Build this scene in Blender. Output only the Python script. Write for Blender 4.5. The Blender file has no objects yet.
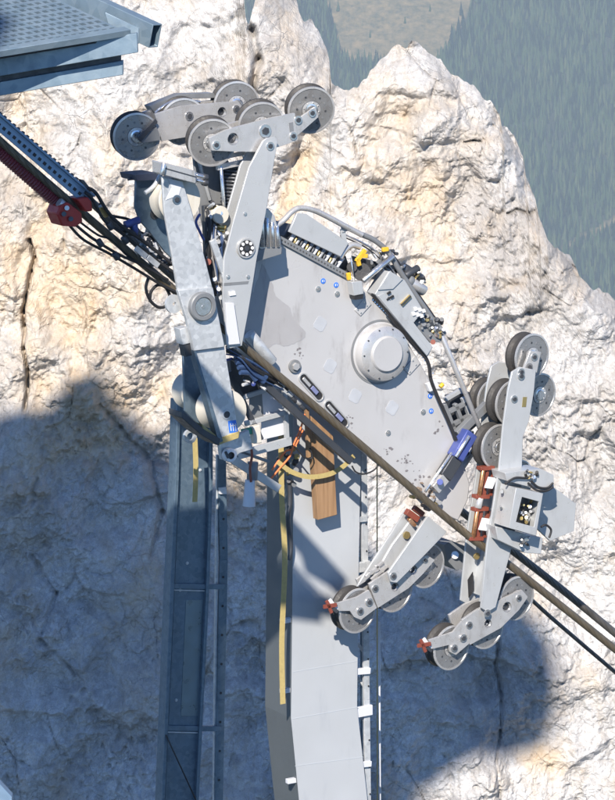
import bpy, math, random
import numpy as np
from mathutils import Vector, Matrix, geometry
R = math.radians
random.seed(7)
rng = np.random.default_rng(11)
sc = bpy.context.scene

# ------------------------------------------------------------------ camera
F = 3500.0                       # focal length in photo pixels (615 x 800)
PITCH = R(10); DIST = 31.8
FWD = Vector((0, math.cos(PITCH), -math.sin(PITCH)))
UPV = Vector((0, math.sin(PITCH), math.cos(PITCH)))
CAM = -FWD * DIST
cd = bpy.data.cameras.new('camera'); cam = bpy.data.objects.new('camera', cd)
sc.collection.objects.link(cam); sc.camera = cam
cam.location = CAM; cam.rotation_euler = (math.pi/2 - PITCH, 0, 0)
cd.sensor_fit = 'VERTICAL'; cd.sensor_height = 24; cd.lens = 24*F/800.0
cd.clip_start = 0.5; cd.clip_end = 20000

# ------------------------------------------------------------------ sky, sun, exposure
TRAVEL = Vector((0.18, 1.0, -0.74)).normalized()
SUN_EL = math.asin(-TRAVEL.z)
SUN_AZ = math.atan2(-TRAVEL.x, -TRAVEL.y)
world = bpy.data.worlds.new('World'); sc.world = world; world.use_nodes = True
nt = world.node_tree; nt.nodes.clear()
sky = nt.nodes.new('ShaderNodeTexSky'); sky.sky_type = 'NISHITA'; sky.sun_disc = False
sky.sun_elevation = SUN_EL; sky.sun_rotation = SUN_AZ
sky.altitude = 2500; sky.ozone_density = 10.0; sky.dust_density = 0.0; sky.air_density = 0.85
bg = nt.nodes.new('ShaderNodeBackground'); bg.inputs['Strength'].default_value = 0.10
wo = nt.nodes.new('ShaderNodeOutputWorld')
nt.links.new(sky.outputs[0], bg.inputs[0]); nt.links.new(bg.outputs[0], wo.inputs[0])
sl = bpy.data.lights.new('sun', 'SUN'); sl.energy = 5.0; sl.angle = R(0.5); sl.color = (1.0, 0.915, 0.81)
so = bpy.data.objects.new('sun', sl); sc.collection.objects.link(so)
so.rotation_euler = TRAVEL.to_track_quat('-Z', 'Y').to_euler(); so.location = -TRAVEL*60
sc.view_settings.view_transform = 'Standard'; sc.view_settings.look = 'None'
sc.view_settings.gamma = 1; sc.view_settings.use_curve_mapping = False
sc.view_settings.exposure = 0.78
sc.cycles.volume_bounces = 1
sc.cycles.max_bounces = 6

# ------------------------------------------------------------------ placing helpers
YAW = R(30)
W = Vector((-math.sin(YAW), math.cos(YAW), 0))      # into the machine, away from the viewer
U = Vector((math.cos(YAW), math.sin(YAW), 0))
Z = Vector((0, 0, 1)); YV = Vector((0, 1, 0))
PX = 1/110.0                                        # metres per photo pixel at the machine
def ray(px, py):
    return (FWD*F + Vector((1, 0, 0))*(px-307.5) + UPV*(400-py)).normalized()
def on(px, py, o, n):
    d = ray(px, py); return CAM + d*((o-CAM).dot(n)/d.dot(n))
def P(px, py, w=0.0):  return on(px, py, W*w, W)    # on an upright plane of the machine
def PY(px, py, y):     return on(px, py, YV*y, YV)  # on an upright plane facing the valley

# ------------------------------------------------------------------ object helpers
ORG = {}
def tag(o, label=None, cat=None, group=None, kind=None):
    if label: o['label'] = label
    if cat: o['category'] = cat
    if group: o['group'] = group
    if kind: o['kind'] = kind
    return o
def setpar(o, parent, org):
    ORG[o.name] = Vector(org)
    if parent is not None:
        o.parent = parent; o.location = Vector(org) - ORG[parent.name]
    else: o.location = org
def empty(name, loc, label, cat, group=None):
    o = bpy.data.objects.new(name, None); sc.collection.objects.link(o)
    setpar(o, None, Vector(loc)); o.empty_display_size = 0.2
    return tag(o, label, cat, group)
class MB:
    def __init__(s): s.v = []; s.f = []; s.m = []; s.mats = []
    def mi(s, m):
        if m not in s.mats: s.mats.append(m)
        return s.mats.index(m)
    def add(s, v, f, m):
        k = len(s.v); i = s.mi(m)
        s.v += [Vector(p) for p in v]; s.f += [tuple(a+k for a in q) for q in f]; s.m += [i]*len(f)
        return s
    def prism(s, pts, ext, m, holes=()):           # planar outline pushed along ext, real holes
        loops = [list(pts)] + [list(h) for h in holes]
        flat = [p for l in loops for p in l]; n = len(flat)
        tris = geometry.tessellate_polygon([[Vector(p) for p in l] for l in loops])
        v = flat + [p+ext for p in flat]; f = []
        for t in tris: f.append(tuple(t)); f.append(tuple(a+n for a in reversed(t)))
        k = 0
        for l in loops:
            c = len(l)
            for i in range(c):
                a, b = k+i, k+(i+1) % c; f.append((a, b, b+n, a+n))
            k += c
        return s.add(v, f, m)
    def lathe(s, c, ax, prof, m, n=32, mats=None): # prof: (radius, distance along ax)
        ax = ax.normalized(); a = ax.orthogonal().normalized(); b = ax.cross(a)
        v = []; k = len(prof)
        for i in range(n):
            t = 2*math.pi*i/n; d = a*math.cos(t)+b*math.sin(t)
            v += [c+ax*h+d*r for r, h in prof]
        for j in range(k-1):
            f = [(i*k+j, i*k+j+1, ((i+1) % n)*k+j+1, ((i+1) % n)*k+j) for i in range(n)]
            if j == 0: s.add(v, f, mats[j] if mats else m); base = len(s.v)-len(v)
            else:
                mi = s.mi(mats[j] if mats else m)
                s.f += [tuple(q+base for q in g) for g in f]; s.m += [mi]*len(f)
        return s
    def cyl(s, p0, p1, r, m, n=16, r2=None):
        h = (p1-p0).length; r2 = r if r2 is None else r2
        return s.lathe(p0, p1-p0, [(0.0001, 0), (r*0.97, 0), (r, r*0.04), (r2, h-r2*0.04), (r2*0.97, h), (0.0001, h)], m, n)
    def bar(s, p0, p1, wd, th, m, nrm=None):      # rectangular bar: width across, thickness along nrm
        nrm = nrm or W; d = (p1-p0).normalized(); c = nrm.cross(d).normalized()*wd/2; t = nrm.normalized()*th
        return s.prism([p0-c, p1-c, p1+c, p0+c], t, m)
    def tube(s, pts, r, m, n=10, smooth=True, closed=False):
        pts = [Vector(p) for p in pts]
        if smooth and len(pts) > 2: pts = spline(pts)
        v = []; f = []; nn = len(pts)
        t = (pts[1]-pts[0]).normalized(); a = t.orthogonal().normalized()
        for i, p in enumerate(pts):
            t = (pts[min(i+1, nn-1)]-pts[max(i-1, 0)]).normalized()
            a = (a - t*a.dot(t)).normalized(); b = t.cross(a)
            for k in range(n):
                q = 2*math.pi*k/n; v.append(p+(a*math.cos(q)+b*math.sin(q))*r)
        for i in range(nn-1):
            for k in range(n):
                f.append((i*n+k, i*n+(k+1) % n, (i+1)*n+(k+1) % n, (i+1)*n+k))
        f.append(tuple(range(n-1, -1, -1))); f.append(tuple((nn-1)*n+k for k in range(n)))
        return s.add(v, f, m)
    def build(s, name, parent=None, bevel=0.0, origin=None, smooth=True):
        org = Vector(origin) if origin is not None else sum(s.v, Vector())/len(s.v)
        me = bpy.data.meshes.new(name)
        me.from_pydata([p-org for p in s.v], [], s.f)
        for m in s.mats: me.materials.append(m)
        me.polygons.foreach_set('material_index', s.m)
        import bmesh
        bm = bmesh.new(); bm.from_mesh(me); bmesh.ops.recalc_face_normals(bm, faces=bm.faces); bm.to_mesh(me); bm.free()
        if smooth: me.shade_smooth(); me.set_sharp_from_angle(angle=R(38))
        o = bpy.data.objects.new(name, me); sc.collection.objects.link(o)
        setpar(o, parent, org)
        if bevel:
            b = o.modifiers.new('bevel', 'BEVEL'); b.width = bevel; b.segments = 2
            b.limit_method = 'ANGLE'; b.angle_limit = R(40); b.harden_normals = False
        return o
def spline(pts, k=6):
    out = []; n = len(pts)
    for i in range(n-1):
        p0, p1, p2, p3 = pts[max(i-1, 0)], pts[i], pts[i+1], pts[min(i+2, n-1)]
        for j in range(k):
            t = j/k; out.append(0.5*((2*p1)+(p2-p0)*t+(2*p0-5*p1+4*p2-p3)*t*t+(3*p1-p0-3*p2+p3)*t**3))
    out.append(pts[-1]); return out
def px2(pts, w): return [P(x, y, w) for x, y in pts]
def circ(px, py, w, r_px, n=20):
    c = P(px, py, w); return [c + (U*math.cos(2*math.pi*i/n)+Z*math.sin(2*math.pi*i/n))*r_px*PX for i in range(n)]
def plate(name, pts, w, t, m, parent, bevel=0.004, holes=()):
    return MB().prism(px2(pts, w), W*t, m, [circ(x, y, w, r) for x, y, r in holes]).build(name, parent, bevel)
def disc(name, px, py, w, r, t, m, parent, bevel=0.0):
    c = P(px, py, w); return MB().cyl(c+W*t, c, r*PX, m, 24).build(name, parent)

# ------------------------------------------------------------------ materials
def mat(name, col, rough=0.5, metal=0.0, noise=0.0, scale=8.0, bump=0.0, bscale=40.0, dirt=None, dirt_amt=0.0, dscale=3.0, rvar=0.12):
    m = bpy.data.materials.new(name); m.use_nodes = True; t = m.node_tree; n = t.nodes; l = t.links
    b = n['Principled BSDF']; b.inputs['Roughness'].default_value = rough; b.inputs['Metallic'].default_value = metal
    geo = n.new('ShaderNodeNewGeometry')
    no = n.new('ShaderNodeTexNoise'); no.inputs['Scale'].default_value = scale; no.inputs['Detail'].default_value = 6
    l.new(geo.outputs['Position'], no.inputs['Vector'])
    mix = n.new('ShaderNodeMix'); mix.data_type = 'RGBA'
    c = Vector(col[:3]); mix.inputs[6].default_value = (*(c*(1-noise)), 1); mix.inputs[7].default_value = (*(c*(1+noise)), 1)
    l.new(no.outputs['Fac'], mix.inputs[0]); out = mix.outputs[2]
    mr = n.new('ShaderNodeMapRange'); mr.inputs[1].default_value = .3; mr.inputs[2].default_value = .7
    mr.inputs[3].default_value = max(0.05, rough-rvar); mr.inputs[4].default_value = min(1, rough+rvar)
    no3 = n.new('ShaderNodeTexNoise'); no3.inputs['Scale'].default_value = scale*2.3; no3.inputs['Detail'].default_value = 4
    l.new(geo.outputs['Position'], no3.inputs['Vector'])
    l.new(no3.outputs['Fac'], mr.inputs[0]); l.new(mr.outputs[0], b.inputs['Roughness'])
    if dirt is not None:
        d = n.new('ShaderNodeTexNoise'); d.inputs['Scale'].default_value = dscale; d.inputs['Detail'].default_value = 9; d.inputs['Roughness'].default_value = .68
        mp = n.new('ShaderNodeMapping'); mp.inputs['Scale'].default_value = (1.5, 1.5, .45); l.new(geo.outputs['Position'], mp.inputs[0]); l.new(mp.outputs[0], d.inputs['Vector'])
        rp = n.new('ShaderNodeMapRange'); rp.inputs[1].default_value = .55; rp.inputs[2].default_value = .75; rp.inputs[3].default_value = 0; rp.inputs[4].default_value = dirt_amt
        l.new(d.outputs['Fac'], rp.inputs[0])
        m2 = n.new('ShaderNodeMix'); m2.data_type = 'RGBA'; m2.inputs[7].default_value = (*dirt, 1)
        l.new(rp.outputs[0], m2.inputs[0]); l.new(out, m2.inputs[6]); out = m2.outputs[2]
    l.new(out, b.inputs['Base Color'])
    if bump:
        bn = n.new('ShaderNodeTexNoise'); bn.inputs['Scale'].default_value = bscale; bn.inputs['Detail'].default_value = 4
        l.new(geo.outputs['Position'], bn.inputs['Vector'])
        bb = n.new('ShaderNodeBump'); bb.inputs['Strength'].default_value = bump; bb.inputs['Distance'].default_value = 0.01
        l.new(bn.outputs['Fac'], bb.inputs['Height']); l.new(bb.outputs[0], b.inputs['Normal'])
    return m
def galv(name, c1, c2, rough=0.42, metal=0.65, scale=26):
    m = mat(name, c1, rough, metal, 0.28, 5.5, 0.06, 60, dirt=(c1[0]*.6, c1[1]*.62, c1[2]*.64), dirt_amt=.5, dscale=2.2)
    t = m.node_tree; n = t.nodes; l = t.links; b = n['Principled BSDF']
    old = b.inputs['Base Color'].links[0].from_socket
    geo = n.new('ShaderNodeNewGeometry'); vo = n.new('ShaderNodeTexVoronoi'); vo.inputs['Scale'].default_value = scale
    l.new(geo.outputs['Position'], vo.inputs['Vector'])
    sp = n.new('ShaderNodeSeparateColor'); l.new(vo.outputs['Color'], sp.inputs[0])
    mx = n.new('ShaderNodeMix'); mx.data_type = 'RGBA'; l.new(old, mx.inputs[6]); mx.inputs[7].default_value = (*c2, 1)
    mu = n.new('ShaderNodeMath'); mu.operation = 'MULTIPLY'; mu.inputs[1].default_value = .55; l.new(sp.outputs[0], mu.inputs[0])
    l.new(mu.outputs[0], mx.inputs[0]); l.new(mx.outputs[2], b.inputs['Base Color'])
    return m
GREYP = mat('light_grey_paint', (.46, .475, .485), .36, 0.3, .08, 4, .05, 90, dirt=(.26, .26, .27), dirt_amt=.45, dscale=6)
PLATEM = mat('weathered_aluminium_plate', (.45, .45, .455), .38, .15, .09, 2.2, .05, 70, dirt=(.24, .225, .225), dirt_amt=.7, dscale=3.4)
ALU = mat('bare_aluminium', (.52, .515, .51), .33, .5, .18, 7, .06, 60, dirt=(.24, .22, .20), dirt_amt=.6, dscale=7)
DISC = mat('turned_steel_disc', (.34, .34, .34), .30, .6, .14, 8, .04, 80, dirt=(.15, .13, .11), dirt_amt=.6, dscale=8)
SILVER = mat('polished_steel', (.72, .72, .72), .22, .9, .1, 12)
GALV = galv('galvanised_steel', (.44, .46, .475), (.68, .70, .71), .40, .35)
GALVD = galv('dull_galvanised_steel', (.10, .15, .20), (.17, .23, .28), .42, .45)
DARKM = mat('dark_steel', (.07, .075, .085), .45, .5, .2, 10, dirt=(.2, .17, .14), dirt_amt=.4)
BLACK = mat('black_rubber', (.02, .02, .022), .55, 0, .3, 12, .2, 80)
TYRE = mat('worn_wheel_liner', (.038, .036, .035), .6, 0, .3, 14, .3, 60, dirt=(.10, .085, .07), dirt_amt=.5, dscale=6)
GREYD = mat('mid_grey_paint', (.20, .21, .22), .5, .2, .1, 6, dirt=(.1, .09, .08), dirt_amt=.5)
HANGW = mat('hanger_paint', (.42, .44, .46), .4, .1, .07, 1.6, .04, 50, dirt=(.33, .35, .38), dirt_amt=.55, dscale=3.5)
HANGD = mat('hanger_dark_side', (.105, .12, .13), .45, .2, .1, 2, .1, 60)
CREAM = mat('cream_nylon', (.56, .53, .46), .5, 0, .05, 6, dirt=(.35, .28, .18), dirt_amt=.5)
WHITE = mat('white_plastic', (.66, .66, .67), .45, 0, .03, 9)
RED = mat('dull_red_paint', (.20, .05, .03), .5, 0, .2, 14, dirt=(.1, .04, .03), dirt_amt=.5)
DRED = mat('dark_red_hose', (.16, .018, .022), .45, 0, .25, 14)
BLUEP = mat('blue_paint', (.055, .08, .27), .4, .1, .1, 9, dirt=(.04, .05, .12), dirt_amt=.6, dscale=9)
BLUES = mat('blue_sticker', (.03, .16, .62), .4)
YEL = mat('yellow_plastic', (.70, .42, .03), .45)
ORG_ = mat('orange_cord', (.75, .18, .05), .6)
GREEN = mat('green_plastic', (.03, .30, .18), .5)
COPPER = mat('copper_tube', (.50, .25, .12), .32, .8, .2, 20)
BRASS = mat('brass', (.55, .42, .18), .35, .8)
STRAP = mat('tan_lashing_strap', (.42, .33, .13), .75, 0, .18, 40, .4, 200, dirt=(.2, .15, .06), dirt_amt=.5, dscale=8)
WHITEP = mat('white_enamel', (.56, .575, .61), .4, 0, .04, 5, dirt=(.4, .38, .35), dirt_amt=.4)
def rope_mat(name, col):
    m = mat(name, col, .42, .35, .3, 5, dirt=(.03, .028, .025), dirt_amt=.8, dscale=1.6); t = m.node_tree; n = t.nodes; l = t.links
    geo = n.new('ShaderNodeNewGeometry'); wv = n.new('ShaderNodeTexWave'); wv.wave_type = 'BANDS'; wv.bands_direction = 'DIAGONAL'
    wv.inputs['Scale'].default_value = 14; l.new(geo.outputs['Position'], wv.inputs['Vector'])
    bb = n.new('ShaderNodeBump'); bb.inputs['Strength'].default_value = .6; bb.inputs['Distance'].default_value = .008
    l.new(wv.outputs['Fac'], bb.inputs['Height']); l.new(bb.outputs[0], n['Principled BSDF'].inputs['Normal']); return m
ROPE = rope_mat('greased_track_rope', (.14, .115, .08))
ROPEB = rope_mat('dark_track_rope', (.12, .11, .10))
def wood_mat():
    m = mat('raw_timber', (.52, .33, .17), .75, 0, .12, 6); t = m.node_tree; n = t.nodes; l = t.links; b = n['Principled BSDF']
    geo = n.new('ShaderNodeNewGeometry'); mp = n.new('ShaderNodeMapping'); mp.inputs['Scale'].default_value = (34, 34, 2.2)
    l.new(geo.outputs['Position'], mp.inputs[0]); no = n.new('ShaderNodeTexNoise'); no.inputs['Scale'].default_value = 1; no.inputs['Detail'].default_value = 5
    l.new(mp.outputs[0], no.inputs['Vector']); r = n.new('ShaderNodeValToRGB')
    r.color_ramp.elements[0].position = .3; r.color_ramp.elements[0].color = (.22, .125, .06, 1)
    r.color_ramp.elements[1].position = .7; r.color_ramp.elements[1].color = (.33, .20, .105, 1)
    l.new(no.outputs['Fac'], r.inputs[0]); l.new(r.outputs[0], b.inputs['Base Color']); return m
WOOD = wood_mat()

# ------------------------------------------------------------------ numpy noise
def perlin(x, y, seed=0):
    xi = np.floor(x).astype(np.int64); yi = np.floor(y).astype(np.int64); xf = x-xi; yf = y-yi
    def g(ix, iy, dx, dy):
        h = (ix*374761393 + iy*668265263 + seed*974634777) & 0xffffffff
        h = ((h ^ (h >> 13))*1274126177) & 0xffffffff; h = h ^ (h >> 16)
        a = (h & 0xffff)/65536.0*2*np.pi
        return np.cos(a)*dx+np.sin(a)*dy
    u = xf*xf*xf*(xf*(xf*6-15)+10); v = yf*yf*yf*(yf*(yf*6-15)+10)
    a = g(xi, yi, xf, yf)*(1-u)+g(xi+1, yi, xf-1, yf)*u
    b = g(xi, yi+1, xf, yf-1)*(1-u)+g(xi+1, yi+1, xf-1, yf-1)*u
    return (a*(1-v)+b*v)*1.4
def fbm(x, y, o=5, seed=0, gain=.5, ridged=False):
    s = 0; a = 1.0; t = 0
    for k in range(o):
        n = perlin(x*2**k, y*2**k, seed+k*17)
        if ridged: n = 1-2*np.abs(n)
        s = s+n*a; t += a; a *= gain
    return s/t
def worley_facets(x, y, seed):            # each cell a tilted flat facet, cells meet at breaks
    xi = np.floor(x).astype(np.int64); yi = np.floor(y).astype(np.int64)
    best = np.full(x.shape, 9.0); sec = np.full(x.shape, 9.0); val = np.zeros(x.shape)
    def h(ix, iy, k):
        q = (ix*73856093 ^ iy*19349663 ^ (seed+k)*83492791) & 0xffffffff
        q = ((q ^ (q >> 15))*2246822519) & 0xffffffff; q = q ^ (q >> 13); return (q & 0xffff)/65536.0
    for dx in (-1, 0, 1):
        for dy in (-1, 0, 1):
            ix = xi+dx; iy = yi+dy; px = ix+h(ix, iy, 1); py = iy+h(ix, iy, 2)
            d = np.hypot(x-px, y-py)
            v = (h(ix, iy, 3)-.5)+(x-px)*(h(ix, iy, 4)-.5)*1.6+(y-py)*(h(ix, iy, 5)-.5)*1.6
            nb = d < best
            sec = np.where(nb, best, np.minimum(sec, d)); val = np.where(nb, v, val); best = np.where(nb, d, best)
    e = sec-best; k = np.clip(e/.22, 0, 1); return val*(k*k*(3-2*k)), e

def facets(x, y, seed, ang=0.0):       # continuous surface of flat angular facets
    c, s_ = math.cos(ang), math.sin(ang); x, y = x*c-y*s_, x*s_+y*c
    k = (x+y)*.366; X = x+k; Y = y+k; i = np.floor(X).astype(np.int64); j = np.floor(Y).astype(np.int64); u = X-i; v = Y-j
    def h(a, b):
        q = (a*73856093 ^ b*19349663 ^ seed*83492791) & 0xffffffff
        q = ((q ^ (q >> 15))*2246822519) & 0xffffffff; q = q ^ (q >> 13); return (q & 0xffff)/65536.0-.5
    h00, h10, h01, h11 = h(i, j), h(i+1, j), h(i, j+1), h(i+1, j+1)
    return np.where(u > v, h00*(1-u)+h10*(u-v)+h11*v, h00*(1-v)+h01*(v-u)+h11*u)
def grid_mesh(name, co, nx, ny, m, kind_label, attrs=None):
    me = bpy.data.meshes.new(name)
    i = np.arange(nx-1)[None, :]+np.arange(ny-1)[:, None]*nx
    q = np.stack([i, i+1, i+1+nx, i+nx], -1).reshape(-1, 4)
    me.vertices.add(nx*ny); me.vertices.foreach_set('co', co.reshape(-1).astype(np.float32))
    me.loops.add(q.size); me.loops.foreach_set('vertex_index', q.reshape(-1).astype(np.int32))
    me.polygons.add(len(q)); me.polygons.foreach_set('loop_start', (np.arange(len(q))*4).astype(np.int32))
    me.update(calc_edges=True); me.materials.append(m); (me.shade_flat() if name == 'rock_face' else me.shade_smooth())
    for k, a in (attrs or {}).items():
        at = me.attributes.new(k, 'FLOAT', 'POINT'); at.data.foreach_set('value', a.reshape(-1).astype(np.float32))
    o = bpy.data.objects.new(name, me); sc.collection.objects.link(o); ORG[o.name] = Vector(); tag(o, **kind_label); return o

# ------------------------------------------------------------------ rock face
LEAN = 0.38; RY = 20.5
RN = Vector((0, 1, -LEAN)).normalized(); RO = Vector((0, RY, 0))
def PR(px, py): return on(px, py, RO, RN)
sil = [(-600, -420), (-200, -330), (120, -260), (215, -140), (236, -60), (243, -8), (246, 20), (249, 27), (252, 12), (258, -8), (270, -26), (284, -20), (292, -6), (297, 4), (299, 14), (303, 22), (311, 26),
       (321, 37), (327, 50), (330, 64), (331, 84), (340, 90), (352, 92), (360, 86), (372, 68), (386, 55), (394, 46), (400, 41), (408, 46), (412, 40), (418, 41), (428, 52), (441, 64), (455, 78),
       (478, 91), (492, 106), (502, 119), (504, 132), (517, 137), (527, 158), (529, 178), (538, 200), (540, 216), (548, 236), (556, 246), (573, 263), (583, 285), (596, 299), (615, 308), (700, 372), (1100, 640)]
SX = np.array([PR(*p).x for p in sil]); SZ = np.array([PR(*p).z for p in sil])
nx, ny, nb = 960, 880, 40
xs = np.linspace(-8.8, 9.4, nx); zb = -9.8
top = np.interp(xs, SX, SZ) + 0.07*facets(xs*2.3, xs*0+3.3, 5)*2+.05*facets(xs*6, xs*0+1.3, 9)*2+.03*facets(xs*15, xs*0+7.3, 10)*2
t = np.linspace(0, 1, ny)
kr = np.exp(-(np.arange(-70, 71)/30.)**2); kr /= kr.sum(); tops = np.convolve(np.pad(top, 70, mode='edge'), kr, 'valid')
zz = zb+(tops[None, :]-zb)*t[:, None]+(top-tops)[None, :]*(t[:, None]**7); xx = np.repeat(xs[None, :], ny, 0)
wx = xx+.35*fbm(xx*.6, zz*.6, 3, 71); wz = zz+.35*fbm(xx*.6, zz*.6, 3, 83)
f1, e1 = worley_facets(wx*.55, wz*.42, 3); f2, e2 = worley_facets(wx*1.5+wz*.3, wz*1.1, 8); f3, e3 = worley_facets(wx*4.3+.4*fbm(wx*3, wz*3, 2, 5), wz*3.5, 21)
f4, e4 = worley_facets(wx*9+.6*fbm(wx*6, wz*6, 2, 6), wz*8, 33)
f5, e5 = worley_facets(wx*19+.8*fbm(wx*11, wz*11, 2, 7), wz*17, 35)
low = 1/(1+np.exp((zz+0.3-0.25*xx)/.5))        # lower part is more broken
wr = lambda f, a, sd: (xx+a*fbm(xx*f, zz*f, 3, sd), zz+a*fbm(xx*f, zz*f, 3, sd+9))
A = wr(.8, .5, 71); B = wr(2.2, .16, 120); C_ = wr(6, .06, 150); D_ = wr(13, .03, 170)
rough = .35+1.9*np.clip(fbm(xx*.9, zz*.9, 4, 180)+.22, 0, 1)+.35*low
d = .5*fbm(xx*.22, zz*.22, 3, 2)+.16*f1+.75*facets(A[0]*.7, A[1]*.5, 31, .5)+.5*facets(A[0]*1.5, A[1]*1.2, 32, 1.1)
d += rough*(.17*facets(B[0]*3.3, B[1]*2.8, 33, .2)+.085*facets(B[0]*6.7, B[1]*6, 34, .9)+.06*facets(C_[0]*13, C_[1]*12, 35, 1.7)+.034*facets(D_[0]*24, D_[1]*22, 36, .6))
d += .02*rough*fbm(wx*5, wz*4, 5, 50, .6, True)+.022*fbm(xx*9, zz*8, 5, 61, .8)
d += .16*np.clip(facets(B[0]*.9, B[1]*2.2, 41, -.5)*6, -.5, .5)*np.clip(fbm(xx*.5, zz*.5, 2, 190)*2+.5, 0, 1)
d -= .05*np.exp(-(e2/.035)**2)*np.clip(fbm(xx*.8, zz*.8, 2, 90)*3, 0, 1)
d -= .02*np.exp(-(e3/.06)**2)*np.clip(fbm(xx*1.1, zz*.9, 2, 91)*3+low*.5-.2, 0, 1)
def groove(pts, wd, dep):
    global d
    q = [PR(*p) for p in pts]
    for a, b in zip(q[:-1], q[1:]):
        ax, az, bx, bz = a.x, a.z, b.x, b.z; L = (bx-ax)**2+(bz-az)**2
        tt = np.clip(((xx-ax)*(bx-ax)+(zz-az)*(bz-az))/L, 0, 1)
        dist = np.hypot(xx-ax-tt*(bx-ax)+.02*fbm(xx*5, zz*5, 2, 4), zz-az-tt*(bz-az)); d -= dep*np.exp(-(dist/wd)**2)
groove([(22, 95), (28, 175), (24, 215)], .02, .05); groove([(28, 242), (33, 262), (30, 275), (22, 315), (23, 330), (24, 350), (28, 372), (25, 410)], .026, .28)
groove([(82, 133), (78, 145), (70, 155)], .02, .06); groove([(466, 144), (474, 142), (482, 143)], .014, .12); groove([(508, 215), (518, 211), (530, 216), (540, 214)], .014, .12)
groove([(500, 640), (497, 672), (503, 700), (501, 735), (496, 760), (500, 800)], .022, .12); groove([(340, 90), (310, 120), (296, 160), (288, 200)], .10, .16)
groove([(100, 405), (120, 430), (150, 470), (160, 520), (150, 560)], .03, .10); groove([(30, 560), (55, 600), (40, 640), (75, 680)], .03, .08)
groove([(252, 30), (258, 60), (250, 100)], .06, .3)
# clean curve backwards at the silhouette
dt = np.maximum(tops[None, :]+.12-zz, 0)
back = np.where(dt < .9, (1-dt/.9)**2*.8, 0)
yy = RY+LEAN*zz - d + back
co = np.stack([xx, yy, zz], -1)
# back side of the ridge
tb = np.linspace(0, 1, nb)[1:]
bx_ = np.repeat(xs[None, :], nb-1, 0); bz_ = top[None, :]-tb[:, None]**1.4*9; by_ = yy[-1][None, :]+tb[:, None]*7+.4*fbm(bx_, bz_, 4, 77)*tb[:, None]
bx_ = bx_ + 0.0
co = np.concatenate([co, np.stack([bx_, by_, bz_], -1)], 0)
AX, AZ = co[..., 0], co[..., 2]
def g(px, py, sx, sy, a=1.0, rot=0):
    c = PR(px, py); u = (AX-c.x)*math.cos(R(rot))-(AZ-c.z)*math.sin(R(rot)); v = (AX-c.x)*math.sin(R(rot))+(AZ-c.z)*math.cos(R(rot))
    return a*np.exp(-(u/(sx/67))**2-(v/(sy/67))**2)
stain = .30+.0*AX+g(70, 260, 90, 60, .65)+g(90,440,60,30,.5)+g(20,480,30,60,.3)+g(400,200,90,60,.2)+g(60, 320, 60, 40, .45)+g(15, 110, 50, 50, .3)+g(130, 150, 50, 40, .3)+g(297, 185, 9, 38, 1.3, 25)+g(285, 215, 9, 30, 1.2, 25)
stain += g(85, 420, 30, 50, .45)+g(395, 120, 40, 60, .25)+g(440, 290, 30, 90, .3)+g(15, 640, 20, 40, .4)+g(135, 600, 14, 50, .45, 20)+g(110, 390, 90, 20, .35)+g(545, 510, 20, 60, .25)+g(540, 760, 30, 15, .4)+g(255,480,30,30,.4)
stain -= g(560, 420, 90, 110, .22)+g(110, 230, 40, 40, .25)
wxa = AX+.3*fbm(AX*1.1, AZ*1.1, 3, 15)
stain = stain*1.0+.8*fbm(wxa*1.6, AZ*1.0, 7, 100, .68)
_pad = lambda a: np.concatenate([a, np.zeros((nb-1, nx))+.3], 0)
crev = _pad(np.clip(np.exp(-(e2/.035)**2)*.6+np.exp(-(e3/.06)**2)*.4, 0, 1))
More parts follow.
